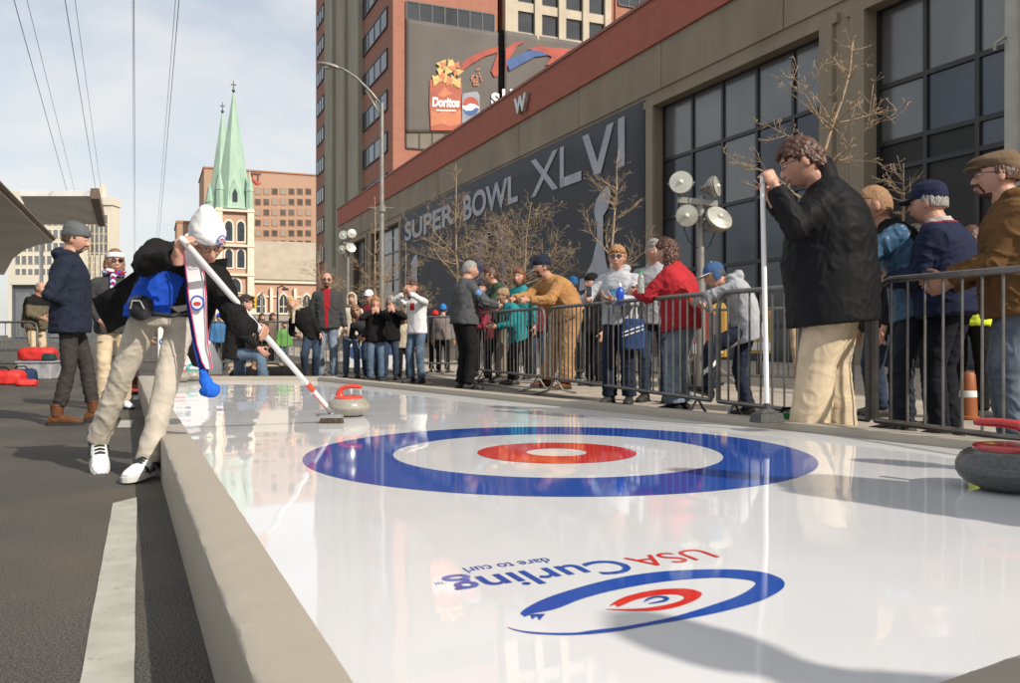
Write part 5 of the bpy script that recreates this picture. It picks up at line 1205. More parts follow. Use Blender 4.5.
person('woman in white jumper holding a camera up to her face', 416, 13.4, 1.62, 218, dict(handR=(.05,.24,1.50), handL=(-.06,.24,1.50), elbR=(1,-.2,-.6), elbL=(-1,-.2,-.6), gripR=.8, gripL=.8, hdR=((-.4,.2,.8),(0,-1,0)), hdL=((.4,.2,.8),(0,-1,0))), dict(top=[WHITE, RED], bottom=JEAN, hair=('long', hDBR), topname='jumper', paint_top=lambda x, y, z, c: 1 if y > .06 and abs(x) < .05 and -.20 < z < -.08 else 0), far_grp)
person('child in red knit hat behind the short barricade', 435, 17.3, 1.25, 10, dict(bulk=1.15), dict(top=DKGREY, bottom=BLACK2, hair=('under', hDARK), hat=('beanie', REDHAT, .15)), 'children by the short barricade')
person('child in blue knit hat behind the short barricade', 443, 17.0, 1.36, 5, dict(bulk=1.15), dict(top=c_('grey_red_coat', (.20,.17,.16)), bottom=BLACK2, hair=('under', hDARK), hat=('beanie', BLUEHAT, .16)), 'children by the short barricade')
person('grey haired man in grey jacket and black trousers, back half turned', 466, 11.8, 1.80, 62, dict(handR=(.22,.36,1.12), handL=(-.1,.42,1.12), elbR=(1,-.6,-.6), elbL=(-1,-.6,-.6), bulk=1.18, fat=1.12, hemlen=.06, yaw=-20, legw=1.12), dict(top=[GREYJ, c_('patch_blue', (.10,.22,.40))], paint_top=lambda x, y, z, c: 1 if (c-CUR['arms'][1][0].lerp(CUR['arms'][1][1], .35)-Vector((.07,0,0))).length < .045 else 0, bottom=BLACK2, hair=('crop', hGREY)), fence_grp, True)
person('dark haired man in sunglasses and green shirt leaning left on the rail', 500, 13.5, 1.88, 258, dict(lean=16, handR=(.2,.42,1.12), handL=(-.16,.40,1.12), elbR=(1,-.6,-.5), elbL=(-1,-.6,-.5), bulk=1.05), dict(top=GREEN, bottom=c_('grey_khaki', (.20,.17,.13)), hair=('short', hDBR), sun=True), fence_grp)
person('child with dark blue cap leaning low on the rail', 487, 13.6, 1.44, 262, dict(lean=18, handR=(.15,.35,1.05), handL=(-.15,.35,1.05)), dict(top=c_('red_blue_coat', (.25,.03,.05)), bottom=BLACK2, hair=('under', hDARK), hat=('cap', NAVYCAP)), fence_grp)
person('woman with loose auburn hair in teal top behind the rail', 521, 14.6, 1.90, 205, dict(lean=5), dict(top=TEAL, bottom=BLACK2, hair=('bob', hAUB)), fence_grp)
person('child in bright teal jacket and knitted hat leaning on the rail', 512, 12.9, 1.50, 252, dict(lean=20, handR=(.12,.32,1.02), handL=(-.12,.32,1.02), bulk=1.25, hemlen=.16), dict(top=TEAL, bottom=BLACK2, hair=('under', hBROWN), hat=('beanie', c_('sand_hat', (.33,.22,.13)), .15)), fence_grp)
person('bearded man in tan work coverall and navy beanie bent over the rail', 558, 11.9, 1.96, 236, dict(lean=33, hip=(0,-.14,.93), handR=(.10,.58,1.10), handL=(-.14,.52,1.08), elbR=(.7,-.2,-1), elbL=(-.7,-.2,-1), bulk=1.28, fat=1.2, hemlen=.0, legw=1.3, fold=1.0, pitch=-4, yaw=-14, hem=1.15, footL=(-.14,-.02,.085), footR=(.2,.05,.085), gripR=.9, gripL=.9), dict(top=TAN, bottom=TAN, topname='coverall_top', shoe=BSUEDE, hair=('under', hBROWN), hat=('beanie', c_('navy_beanie', (.012,.018,.035)), .155), beard='full'), fence_grp, True)
person('person in blue and green beanie behind the tan coverall man', 574, 14.5, 1.74, 330, dict(), dict(top=c_('mid_grey_coat', (.16,.16,.17)), bottom=BLACK2, hair=('under', hDARK), hat=('beanie', c_('blue_green_beanie', (.02,.09,.22)), .15)), fence_grp)
person('woman with short blond hair, sunglasses and pale grey hoodie by the rail', 619, 9.35, 1.74, 198, dict(lean=3, handR=(.24,.32,1.14), handL=(-.02,.30,1.13), elbR=(1,-.6,-.6), elbL=(-1,-.5,-.6), bulk=1.12, hemlen=.06, yaw=10, gripR=.9, gripL=.7, hdR=((.1,1,.3),(-1,0,.3)), hdL=((.8,.6,.2),(0,-.3,1)), legw=1.1, hem=1.15), dict(paint_top=lambda x, y, z, c: 1 if (y > .05 and abs(z+.20+.1*x) < .035 and abs(x) < .085) else 0, top=[GREYH, c_('print_sky', (.12,.36,.55))], bottom=c_('navy_track', (.014,.019,.04)), hood=True, hair=('wavy', hGING), sun=True), fence_grp, True)
person('grey haired man in pale jacket behind the red jacket woman', 655, 9.6, 1.84, 190, dict(bulk=1.05, yaw=20), dict(top=c_('pale_grey_jacket', (.33,.33,.34)), bottom=DJEAN, hair=('short', hGREY), scarf=None), fence_grp)
person('woman in red jacket and jeans with long brown hair, turned away', 677, 8.35, 1.72, 292, dict(lean=10, handR=(.06,.40,1.20), handL=(-.08,.40,1.18), elbR=(1,-.4,-.8), elbL=(-1,-.4,-.8), bulk=1.26, fat=1.15, hemlen=.12, yaw=18, gripR=.9, gripL=.9, hdR=((-.3,1,.3),(-1,-.2,0)), hdL=((.3,1,.3),(1,-.2,0)), legw=1.15, hem=1.3), dict(top=RED, bottom=JEAN2, hair=('curly', hDBR), shoe=c_('black_shoe', (.02,.02,.02))), fence_grp, True)
def boy_stripe(c):
    c = Vector(c); return 1 if (c.x < -.09 and c.z < .86 and (abs((c.z*.9+c.y*.8)-.62) < .02 or (c.y < -.0 and abs(c.y+.06) < .012))) else 0
bp = person('boy in blue and white cap slumped on the rail with folded arms', 738, 7.85, 1.55, 264, dict(lean=18, hip=(0,-.10,.92), handR=(-.14,.36,1.15), handL=(.12,.42,1.19), elbR=(1.2,.7,-.1), elbL=(-1.2,.7,-.1), head=(-.02,.24,1.46), bulk=1.18, hemlen=.14, pitch=-14, yaw=10, roll=10, footL=(-.08,.30,.30), kneL=(-.2,1,.8), footR=(.10,-.12,.085), legw=1.05, gripR=.5, gripL=.5, toeL=(0,1,.3)), dict(top=c_('boy_grey_hoodie', (.36,.37,.39)), bottom=[c_('navy_track', (.014,.019,.04)), WHITE], hood=True, paint_bottom=boy_stripe, hair=('under', hBROWN), hat=('cap', CAPBLUE, c_('boy_brim', (.62,.60,.52)), CAPBLUE), shoe=BLACK2), fence_grp, True)
bm_ = person('big man in black jacket and khaki trousers holding a white broom upright', 823, 5.36, 1.96, 266, dict(lean=13, hip=(0,-.07,.95), colh=.095, hs=1.17, chest=wq(826,187,5.36), head=wq(801,163,5.36), handL=wq(775,186,5.14), handR=wq(772,200,5.22), elbL=(-.35,.2,-1), elbR=(.3,.1,-1), bulk=1.30, fat=1.42, hemlen=.22, sh=1.1, pitch=-20, yaw=4, gripL=1.3, gripR=1.3, hdL=((.0,.45,1.0),(.9,.6,-.1),(0,-.2,1)), hdR=((.0,.45,1.0),(-.9,.5,-.1),(0,-.2,1)), legw=1.42, hem=1.2, fold=.55, flare=1.0, jaw=1.15, footL=(-.12,.09,.085), footR=(.12,-.09,.085)), dict(top=BLACK, bottom=KHAKI, hair=('wavy', hDBR), glasses=True, tone=0), None, True)
people['bm'] = bm_
person('sandy haired man in slate blue nylon jacket leaning on the rail', 899, 6.35, 1.92, 262, dict(lean=20, hip=(0,-.12,.95), head=None) if 0 else dict(lean=18, handR=(.1,.50,1.15), handL=(-.14,.50,1.13), elbR=(.8,-.3,-1), elbL=(-.8,-.3,-1), bulk=1.2, hemlen=.12, tone=2, fold=1.3, hs=1.2), dict(top=[BLUEJ, BLACK2], bottom=c_('dark_slate_trousers', (.02,.024,.035)), hair=('crop', c_('cropped_sandy_hair', (.30,.17,.09), .7, .25, 60)), paint_top=lambda x, y, z, c: 1 if (z > -.17 and y < .1 and abs(x) < .21) else 0), fence_grp, True)
person('grey haired man in navy cap and navy jacket with red and white collar', 943, 6.05, 1.86, 288, dict(lean=8, bulk=1.32, fat=1.15, hs=1.17, handR=(.14,.36,1.1), handL=(-.15,.3,1.08), yaw=6), dict(top=[NAVYCAP, c_('collar_white', (.40,.38,.36)), DRED], bottom=c_('near_black_trousers', (.012,.013,.018)), hair=('under', hGREY), hat=('cap', NAVYCAP), paint_top=lambda x, y, z, c: (1 if z > .022 else (2 if z > .008 else 0))), fence_grp, True)
person('man in brown jacket, flat cap and glasses at the right edge', 1012, 5.12, 1.87, 262, dict(lean=6, bulk=1.28, fat=1.15, hemlen=.12, handL=(-.12,.34,1.02), handR=(.14,.3,1.0), yaw=4, legw=1.15, jaw=1.1, fold=1.1, hs=1.15), dict(top=BROWN, bottom=c_('grey_denim', (.13,.16,.20), .9, .35, 5), hair=('under', hDBR), hat=('flat', TWEED), glasses=True, beard='goatee', hood=True), fence_grp, True)
person('person with brown hair and yellow vest between the navy cap and flat cap men', 969, 7.7, 1.75, 20, dict(bulk=1.1), dict(top=[DKGREY, c_('yellow_vest', (.65,.75,.05))], bottom=BLACK2, hair=('bob', hDBR), paint_top=lambda x, y, z, c: 1 if x > .06 else 0), fence_grp)
person('person in blue coat behind the far barricade, left of the kneeling spectator', 219, 18.6, 1.22, 170, dict(bulk=1.15), dict(top=BLUEC, bottom=BLACK2, hair=('under', hDARK), hat=('beanie', ROYAL, .16)), bg_grp)
person('brown haired person in dark coat behind the far barricade', 261, 18.9, 1.24, 150, dict(bulk=1.2), dict(top=BLACK2, bottom=BLACK2, hair=('bob', hBROWN)), bg_grp)
person('person with warm brown hair just left of the child in green', 271, 19.3, 1.26, 120, dict(bulk=1.2), dict(top=c_('taupe_coat', (.16,.12,.09)), bottom=BLACK2, hair=('bob', hDBR)), bg_grp)
person('child in bright green coat behind the far barricade', 284, 18.4, 1.05, 160, dict(bulk=1.2), dict(top=LGREEN, bottom=JEAN, hair=('short', hBROWN)), bg_grp)
person('person in dark grey coat half hidden behind the grey jacket man', 482, 15.6, 1.74, 190, dict(bulk=1.15), dict(top=DKGREY, bottom=BLACK2, hair=('short', hDARK)), fence_grp)
person('bareheaded man in maroon coat standing behind the tan coverall man', 538, 16.2, 1.72, 200, dict(bulk=1.15), dict(top=c_('maroon_coat', (.16,.02,.03)), bottom=DJEAN, hair=('balding', hBROWN)), fence_grp)
person('person in charcoal jacket behind the pale hoodie woman, left side', 594, 12.6, 1.66, 230, dict(bulk=1.15), dict(top=CHAR, bottom=BLACK2, hair=('under', hDARK), hat=('beanie', BLACK2, .15)), fence_grp)
person('dark coated person standing behind the navy cap man', 918, 7.4, 1.72, 200, dict(bulk=1.2), dict(top=BLACK2, bottom=BLACK2, hair=('short', hDARK)), fence_grp)
person('person in dark coat and jeans behind the blue nylon jacket man', 876, 7.9, 1.66, 250, dict(bulk=1.2), dict(top=BLACK2, bottom=DJEAN, hair=('short', hBROWN)), fence_grp)
# spectators just outside the frame, whose shadows fall on the sheet
for i, (x, y, z, h, f, lab) in enumerate(((3.40,2.55,0,1.80,285,'spectator at the rail beyond the right edge of the photo'),(2.72,2.05,.17,1.84,300,'curler standing on the sheet beyond the right edge of the photo'),(1.97,.20,0,1.84,350,'onlooker standing to the right of the camera'))):
    pr = person(lab, 510, 5.0, h, f, dict(bulk=1.25, lean=4), dict(top=DKGREY, bottom=DJEAN, hair=('short', hBROWN)), 'figures outside the right of the frame')
    pr['root'].location = (x, y, z)
# ================================================================ CURLING STONES AND BROOMS
def granite():
    m = mat('granite', (.05,.05,.05), .26, .25, 60, spec=.5, detail=8, col2=(.10,.10,.097))
    return m
M_gran_shaded = granite(); M_gran2 = mat('granite_light', (.22,.205,.17), .32, .25, 60, col2=(.33,.31,.26), detail=8); M_band_shaded = mat('granite_band_shaded', (.08,.08,.078), .6, .25, 80, detail=6, col2=(.13,.128,.12)); M_band2 = mat('granite_band_light', (.30,.28,.23), .65, .2, 80)  # dark granite pair has the near stone's shadow put into its colour
M_hred = mat('handle_red', (.40,.018,.018), .22, .05, 5, coat=.5); M_hred2 = mat('handle_orange_red', (.62,.055,.025), .3, .05, 5, coat=.4)
def stone(label, loc, rz, k, dark, handle=True, hm=None):
    o = thing('curling_stone', label, 'curling stone', loc, rz, 'curling stones'); r = .145*k; h = .125*k
    A, B_ = (M_gran_shaded, M_band_shaded) if dark else (M_gran2, M_band2); hm = hm or (M_hred if dark else M_hred2)
    m = MB(); m.lathe([(.001,.006*k),(r*.42,.006*k),(r*.45,0),(r*.50,0),(r*.60,h*.06),(r*.80,h*.16),(r*.93,h*.29),(r*.985,h*.40),(r*1.0,h*.43)], 64); m.lathe([(r*1.0,h*.64),(r*.975,h*.72),(r*.90,h*.86),(r*.78,h*.96),(r*.70,h*.985),(r*.60,h*1.0),(.001,h*1.0)], 64); m.build('body', A, o, smooth='auto')
    m = MB(); m.lathe([(r*1.0,h*.43),(r*1.004,h*.48),(r*1.004,h*.58),(r*1.0,h*.64)], 64); m.build('striking_band', B_, o, smooth=True)
    if handle:
        m = MB(); m.lathe([(r*.68,h*.99),(r*.68,h*1.05),(r*.64,h*1.10),(r*.45,h*1.13),(.001,h*1.14)], 48); pl = m.build('handle_plate', hm, o, smooth='auto')
        m = MB(); R_ = []
        pts = [(-r*.42,h*1.08,.026,.030),(-r*.44,h*1.25,.020,.024),(-r*.36,h*1.48,.017,.018),(-r*.18,h*1.60,.015,.015),(r*.15,h*1.63,.016,.014),(r*.5,h*1.62,.017,.014),(r*.66,h*1.60,.013,.010)]
        for i, (x, z, a, b) in enumerate(pts):
            p = Vector((x,0,z)); q = pts[min(i+1,6)]; p0 = pts[max(i-1,0)]; d = Vector((q[0]-p0[0],0,q[1]-p0[1])).normalized(); n = Vector((0,1,0)); u_ = d.cross(n)
            R_.append([p+n*a*k*math.cos(t)+u_*b*k*math.sin(t) for t in [2*math.pi*j/14 for j in range(14)]])
        m.loft(R_); m.build('handle', hm, o, smooth='auto')
    return o
stone('near granite curling stone coloured dark for shadow, with red handle cut by the right edge', (1.865,3.22,HI+.001), R(132), 1.22, True)
c = G(348.5,418,HI); stone('light grey curling stone with orange red handle sliding before the sweeping brush', (c.x*1.022,c.y+.13,HI+.001), R(-8), 1.04, False)
c = G(178,382,HI); stone('far grey curling stone just right of the sweeper leg', (c.x,c.y,HI+.001), 0, 1.0, False)
c = G(192,380.5,HI); stone('farthest curling stone at the end of the sheet beside the white sign', (c.x,c.y,HI+.001), 1, 1.0, False, True, mat('handle_teal',(.02,.30,.28),.3))
M_shaft = mat('shaft_white', (.78,.77,.75), .3, .03, 6, coat=.3); M_shred = mat('shaft_red', (.60,.07,.03), .4, .1, 6); M_pad = mat('brush_pad', (.055,.055,.05), .7, .3, 40, bump=.4, bscale=120); M_brist = mat('bristle', (.10,.08,.045), .9, .4, 90, bump=.5, bscale=200); M_ferr = mat('ferrule', (.45,.45,.45), .3, .1, 8, metal=.8)
# brush of the sweeper
b0 = W(331.5,412,5.66); b1 = W(182,239,4.15); ax = (b1-b0).normalized(); ln = (b1-b0).length
o = thing('curling_broom', 'white and red sweeping brush slanting from the sweeper to the ice', 'broom', Vector((b0.x,b0.y,HI)), 0, 'curling brooms'); org = Vector((b0.x,b0.y,HI)); lp = lambda t: b0+ax*(ln*t)-org
m = MB(); m.tube(lp(.03), lp(1.0), .0165, .0165, 14); m.ball(lp(1.0), .0165, n=10); m.build('shaft', M_shaft, o, smooth='auto')
m = MB(); m.tube(lp(.165), lp(.215), .0185, .0185, 14); m.build('shaft_band', M_shred, o, smooth='auto')
m = MB()
u_ = ax.cross(Vector((0,0,1))).normalized(); v_ = u_.cross(ax).normalized()
for sgn in (1,): 
    cam_side = v_ if v_.y < 0 else -v_
    a, b = lp(.05), lp(.155); w1 = u_*.004; m.hexa([a-w1+cam_side*.0158,a+w1+cam_side*.0158,a+w1+cam_side*.018,a-w1+cam_side*.018,b-w1+cam_side*.0158,b+w1+cam_side*.0158,b+w1+cam_side*.018,b-w1+cam_side*.018])
m.build('shaft_lettering', M_shred, o)
ce = lp(.585)+cam_side*.0178; m = MB(); q = [ce+ax*.016*math.cos(t)+u_*.011*math.sin(t) for t in [2*math.pi*i/18 for i in range(19)]]; m.path(q, .0022, 5); m.build('shaft_emblem', M_shred, o)
m = MB(); m.tube(lp(.0), lp(.05), .024, .0175, 14); m.ball(lp(0), .028, n=10); m.box(-.075,.075,-.028,.028,.035,.058); m.build('head', M_ferr, o, smooth='auto')
m = MB(); r3 = random.Random(2)
for i in range(240):
    x, y = r3.uniform(-.07,.07), r3.uniform(-.026,.026); m.tube((x,y,.036),(x*1.14+r3.uniform(-.006,.006),y*1.4+r3.uniform(-.006,.006),.001),.0028,.0018,4,False)
m.box(-.068,.068,-.024,.024,.006,.037); m.build('bristles', M_brist, o)
# upright brush of the big man
b0 = W(767,421,5.19); b1 = W(762.5,176,5.17); b0.z = HB+.05
o = thing('curling_broom', 'upright white brush with dark pad head held by the big man', 'broom', Vector((b0.x,b0.y,HB)), R(25), 'curling brooms')
top = Matrix.Rotation(-R(25), 4, 'Z') @ (b1-Vector((b0.x,b0.y,HB)))
m = MB(); m.tube((0,0,.05), top, .0155, .0155, 14); m.ball(top, .0155, n=10); m.build('shaft', M_shaft, o, smooth='auto')
m = MB(); m.hexa([(-.095,-.055,.004),(.095,-.055,.004),(.095,.055,.004),(-.095,.055,.004),(-.085,-.045,.06),(.085,-.045,.06),(.085,.045,.06),(-.085,.045,.06)]); m.build('pad', M_pad, o, bevel=.006)
m = MB(); m.hexa([(-.075,-.036,.061),(.075,-.036,.061),(.075,.036,.061),(-.075,.036,.061),(-.03,-.018,.085),(.03,-.018,.085),(.03,.018,.085),(-.03,.018,.085)]); m.tube((0,0,.07),(0,0,.12),.022,.018,12); m.build('head', M_pad, o, bevel=.003)

# ================================================================ SWEEPER CLOTHES THAT HANG
root = sw['root']; inv = sw['inv']
def panel(name, pts, mm, th, amp, par=root, inv_=inv, sub=9):
    """cloth panel: list of (left px, right px) rows with depth, given thickness"""
    m = MB(); rows_ = []
    for (lx, ly, ld_), (rx, ry, rd_) in pts: rows_.append([inv_ @ W(lx+(rx-lx)*i/sub, ly+(ry-ly)*i/sub, ld_+(rd_-ld_)*i/sub) for i in range(sub+1)])
    # subdivide along
    fine = []
    for a, b in zip(rows_[:-1], rows_[1:]):
        for k in range(5): fine.append([p.lerp(q, k/5) for p, q in zip(a, b)])
    fine.append(rows_[-1]); n = len(fine[0])
    cam_l = (inv_.to_3x3() @ Vector((0,1,0))).normalized()
    fr_ = [[p+cam_l*amp*(noise.noise(p*9)+.5*noise.noise(p*20)) for p in r] for r in fine]
    loops = [r+[p+cam_l*th for p in reversed(r)] for r in fr_]
    m.loft(loops); return m.build(name, mm, par, smooth='auto')
panel('coat_tail', [((162,254,4.72),(186,252,4.72)),((140,268,4.74),(172,268,4.74)),((118,283,4.80),(152,284,4.74)),((104,292,4.85),(150,298,4.74)),((91,299,4.9),(142,309,4.76)),((97,313,4.9),(128,321,4.80)),((104,325,4.9),(118,327,4.85)),((108,333,4.9),(111,332,4.88))], BLACK2, .03, .02)
panel('coat_front', [((196,262,4.5),(226,258,4.62)),((186,285,4.60),(222,285,4.66)),((180,305,4.66),(214,310,4.68)),((178,325,4.70),(206,335,4.70)),((184,348,4.70),(202,352,4.70)),((193,366,4.70),(200,368,4.70))], BLACK2, .03, .02)
M_sb = c_('scarf_navy', (.012,.04,.24)); M_sw = c_('scarf_white', (.74,.73,.73)); M_sbt = c_('scarf_tassel', (.015,.12,.58))
panel('scarf_lining', [((183.5,262,4.480),(190,262,4.500)),((184.5,285,4.460),(192,285,4.480)),((187,310,4.440),(196,310,4.460)),((191,335,4.430),(202,335,4.450)),((196,358,4.420),(206,358,4.440)),((200,376,4.420),(208,376,4.430))], M_sb, .012, .006)
sc_ = panel('scarf', [((183,247,4.380),(197,252,4.410)),((185,262,4.400),(202,262,4.420)),((187,280,4.410),(205,280,4.430)),((189,300,4.410),(206,300,4.430)),((193,322,4.410),(206.5,322,4.420)),((197,345,4.410),(208,345,4.410)),((202,362,4.400),(211,362,4.410)),((206,369,4.400),(212,369,4.410))], M_sw, .012, .006)
m = MB(); c0 = inv @ W(203,374,4.410); m.ball(c0, .022, .022, .03, 12); m.ball(inv @ W(206,382,4.410), .035, .03, .035, 12); m.ball(inv @ W(211,390,4.410), .048, .035, .040, 14); m.ball(inv @ W(206,391,4.410), .035, .03, .03, 14)
shape(m, 'scarf_tassel', M_sbt, root, .007, lambda p: .004*noise.noise(p*60)+.004*noise.noise(p*25), 1)
cm = (inv.to_3x3() @ Vector((0,-1,0))); cu = (inv.to_3x3() @ Vector((0,0,1))); cx_ = (inv.to_3x3() @ Vector((1,0,0)))
def disc(c, rx, ry, off, mm, name, par):
    m = MB(); m.add([c+cm*off+cx_*rx*math.cos(t)+cu*ry*math.sin(t) for t in [2*math.pi*i/22 for i in range(22)]], [tuple(range(22))]); return m.build(name, mm, par, fix=False)
ec = inv @ W(198,303,4.405); disc(ec, .037, .040, .010, mat('emblem_blue',(.03,.10,.42),.7), 'emblem', sc_); disc(ec, .028, .030, .012, mat('emblem_white',(.7,.7,.72),.7), 'emblem', sc_); disc(ec+cu*-.004, .020, .010, .014, mat('emblem_red',(.55,.04,.05),.7), 'emblem', sc_)
m = MB()
for side in (0,1):
    rows_ = [(183,247,4.365),(185,262,4.385),(187,280,4.395),(189,300,4.395),(193,322,4.395),(197,345,4.395),(202,362,4.390),(206,369,4.390)] if not side else [(197,252,4.395),(202,262,4.405),(205,280,4.415),(206,300,4.415),(206.5,322,4.405),(208,345,4.400),(211,362,4.400),(212,369,4.400)]
    m.path([inv @ W(*p) for p in rows_], .0035, 5)
m.build('scarf_piping', mat('piping_red', (.5,.03,.10), .7), sc_)
m = MB(); hc_ = sw['Hm'].translation; m.path([inv @ W(*p) for p in ((190,256,4.42),(187,246,4.48),(188,238,4.56),(195,232,4.66),(206,236,4.72))], .024, 10); shape(m, 'scarf_loop', M_sw, root, .008, lambda p: .004*noise.noise(p*40), 1)
m = MB(); c0 = inv @ W(141,308,4.42); m.ball(c0, .062, .045, .068, 18); m.ball(c0+cu*.025, .064, .048, .04, 16); po = shape(m, 'belt_pouch', mat('pouch_black', (.015,.015,.016), .4, .2, 20), root, .007, lambda p: .002*noise.noise(p*50), 2)
m = MB(); m.path([c0+cm*.045+cx_*-.035+cu*-.005, c0+cm*.058+cx_*-.02+cu*.035, c0+cm*.058+cx_*.02+cu*.035, c0+cm*.045+cx_*.035+cu*-.005], .004, 5); m.build('zip', mat('zip_grey',(.4,.4,.4),.4), po)
m = MB(); m.path([inv @ W(*p) for p in ((141,310,4.46),(155,314,4.44),(172,316,4.44),(188,312,4.52))], .012, 6); m.build('belt', mat('belt_black',(.015,.015,.015),.6), root)

# ================================================================ THINGS HELD OR WORN
M_clear = mat('clear_plastic', (.75,.85,.78), .08, .05, 5, trans=.75, coat=.5)
q = W(641,287,8.12); o = thing('drink_bottle', 'clear plastic drink bottle with green cap held by the red jacket woman', 'bottle', q-Vector((0,0,.06)))
m = MB(); m.lathe([(.001,0),(.032,0),(.034,.02),(.031,.07),(.034,.12),(.028,.155),(.013,.185),(.013,.20)], 18); m.build('body', M_clear, o, smooth='auto'); m = MB(); m.lathe([(.016,.198),(.016,.222),(.001,.222)], 14); m.build('cap', mat('cap_green', (.02,.42,.10), .4), o, smooth='auto')
q = W(620,300,9.05); o = thing('blue_bottle', 'royal blue squeeze bottle held against the pale hoodie', 'bottle', q-Vector((0,0,.05)))
m = MB(); m.lathe([(.001,0),(.045,0),(.048,.02),(.042,.09),(.046,.13),(.030,.17),(.014,.19)], 16); m.build('body', mat('royal_plastic', (.015,.07,.48), .3), o, smooth='auto'); m = MB(); m.lathe([(.018,.188),(.018,.215),(.006,.23),(.001,.235)], 12); m.build('cap', mat('cap_white', (.7,.7,.7), .4), o, smooth='auto')
q = W(589,292,8.95); o = thing('mobile_phone', 'small black mobile phone held by the pale hoodie woman', 'phone', q)
m = MB(); m.box(-.028,.028,-.006,.006,-.05,.06); m.build('case', mat('phone_black', (.012,.012,.014), .25), o, bevel=.005); m = MB(); m.box(-.024,.024,-.008,-.0065,-.035,.05); m.build('screen', mat('phone_screen', (.03,.035,.05), .1), o)
q = W(411,292,13.2); o = thing('compact_camera', 'small silver camera held up by the white jumper woman', 'camera', q)
m = MB(); m.box(-.05,.05,-.015,.015,-.03,.03); m.build('body', M_ferr, o, bevel=.004); m = MB(); m.tube((0,-.016,0),(0,-.035,0),.02,.018,14); m.build('lens', M_mull, o)
o = thing('shoulder_bag', 'blue and white striped bag hanging beside the pale hoodie woman', 'bag', W(633,330,9.15))
m = MB(); m.loft([ering(Vector((0,0,z)), Vector((1,0,0)), Vector((0,1,0)), a, b) for z, a, b in ((-.22,.10,.05),(-.2,.125,.07),(0,.13,.07),(.12,.11,.05))]); shape(m, 'body', c_('bag_blue', (.025,.06,.16)), o, .010, lambda p: .004*noise.noise(p*20), 1)
for z in (-.02,.02): m = MB(); m.hexa([(-.12,-.078,z-.055),(.10,-.078,z+.02),(.10,-.072,z+.02),(-.12,-.072,z-.055),(-.12,-.078,z-.040),(.10,-.078,z+.035),(.10,-.072,z+.035),(-.12,-.072,z-.040)]); m.build('stripe', WHITE, o)
m = MB(); m.path([(-.1,0,.1),(-.12,.02,.35),(-.02,.1,.42),(.08,.04,.3),(.1,0,.1)], .010, 6); m.build('strap', BLACK2, o)

# ================================================================ LOOSE THINGS ROUND THE SHEET
def gp(px, py, h=0.0): return G(px, py, h)
def bag(name, label, cat, p, L_, Wd, H_, mm, rz=0, strap=True):
    o = thing(name, label, cat, p, rz); m = MB(); m.loft([ering(Vector((0,0,z*H_)), Vector((1,0,0)), Vector((0,1,0)), a*L_/2, a*Wd/2, 20, 3.2) for z, a in ((0.01,.9),(.1,1),(.7,1),(.93,.85),(1,.6))])
    shape(m, 'body', mm, o, .018, lambda p: .012*noise.noise(p*9)+.005*noise.noise(p*24), 1)
    if strap: m = MB(); m.path([(-L_*.25,-Wd*.3,H_*.9),(-L_*.15,-Wd*.35,H_*1.2),(L_*.15,-Wd*.35,H_*1.2),(L_*.25,-Wd*.3,H_*.9)], .012, 6); m.build('strap', BLACK2, o)
    return o
M_rbag = mat('red_nylon', (.55,.025,.02), .6, .15, 6)
M_tub = mat('tub_plastic', (.42,.42,.44), .3, .35, 7, trans=.15)
p = gp(41,379); o = thing('storage_tub', 'translucent plastic storage tub with clutter beside the left barricade', 'tub', p, .05)
m = MB(); m.hexa([(-.25,-.2,0),(.25,-.2,0),(.25,.2,0),(-.25,.2,0),(-.29,-.24,.28),(.29,-.24,.28),(.29,.24,.28),(-.29,.24,.28)]); m.build('body', M_tub, o, bevel=.02); m = MB(); m.box(-.31,.31,-.26,.26,.28,.31); m.build('lid', mat('tub_lid', (.30,.31,.34), .5), o, bevel=.01)
bag('red_bag', 'red nylon bag lying on top of the plastic tub', 'bag', p+Vector((-.05,0,.32)), .62, .36, .22, M_rbag, .1, False)
bag('red_bag', 'red nylon bag on the ground at the left edge', 'bag', gp(5,384.5), .6, .36, .22, M_rbag, 0)
bag('dark_backpack', 'dark backpack between the red bag and the plastic tub', 'bag', gp(23,383), .4, .35, .22, c_('backpack_blue', (.02,.04,.09)), .3)
bag('red_cloth', 'small crumpled red bundle right of the dark backpack', 'bundle', gp(27,386), .3, .2, .1, M_rbag, .3, False)
bag('dark_gloves_bag', 'dark teal bundle resting on the plastic tub', 'bundle', p+Vector((.2,-.1,.32)), .2, .2, .12, c_('dark_teal', (.02,.05,.05)), 0, False)
p = gp(136,392.5); o = thing('red_mat', 'thin red mat on the street behind the sweeper legs', 'mat', p); m = MB(); m.box(-.28,.35,-.3,.3,.005,.03); m.build('cover', M_rbag, o, bevel=.006); m = MB(); m.box(-.26,.33,-.33,-.301,.008,.026); m.build('edge', BLACK2, o)
p = gp(126,386); o = thing('cardboard_box', 'brown cardboard box behind the sweeper legs', 'box', p, .2); m = MB(); m.box(-.15,.15,-.15,.15,.005,.45); m.build('body', mat('cardboard', (.33,.21,.11), .85), o); m = MB(); m.box(-.15,.15,-.17,-.151,.38,.47); m.build('flap', mat('cardboard', (.33,.21,.11), .85), o)
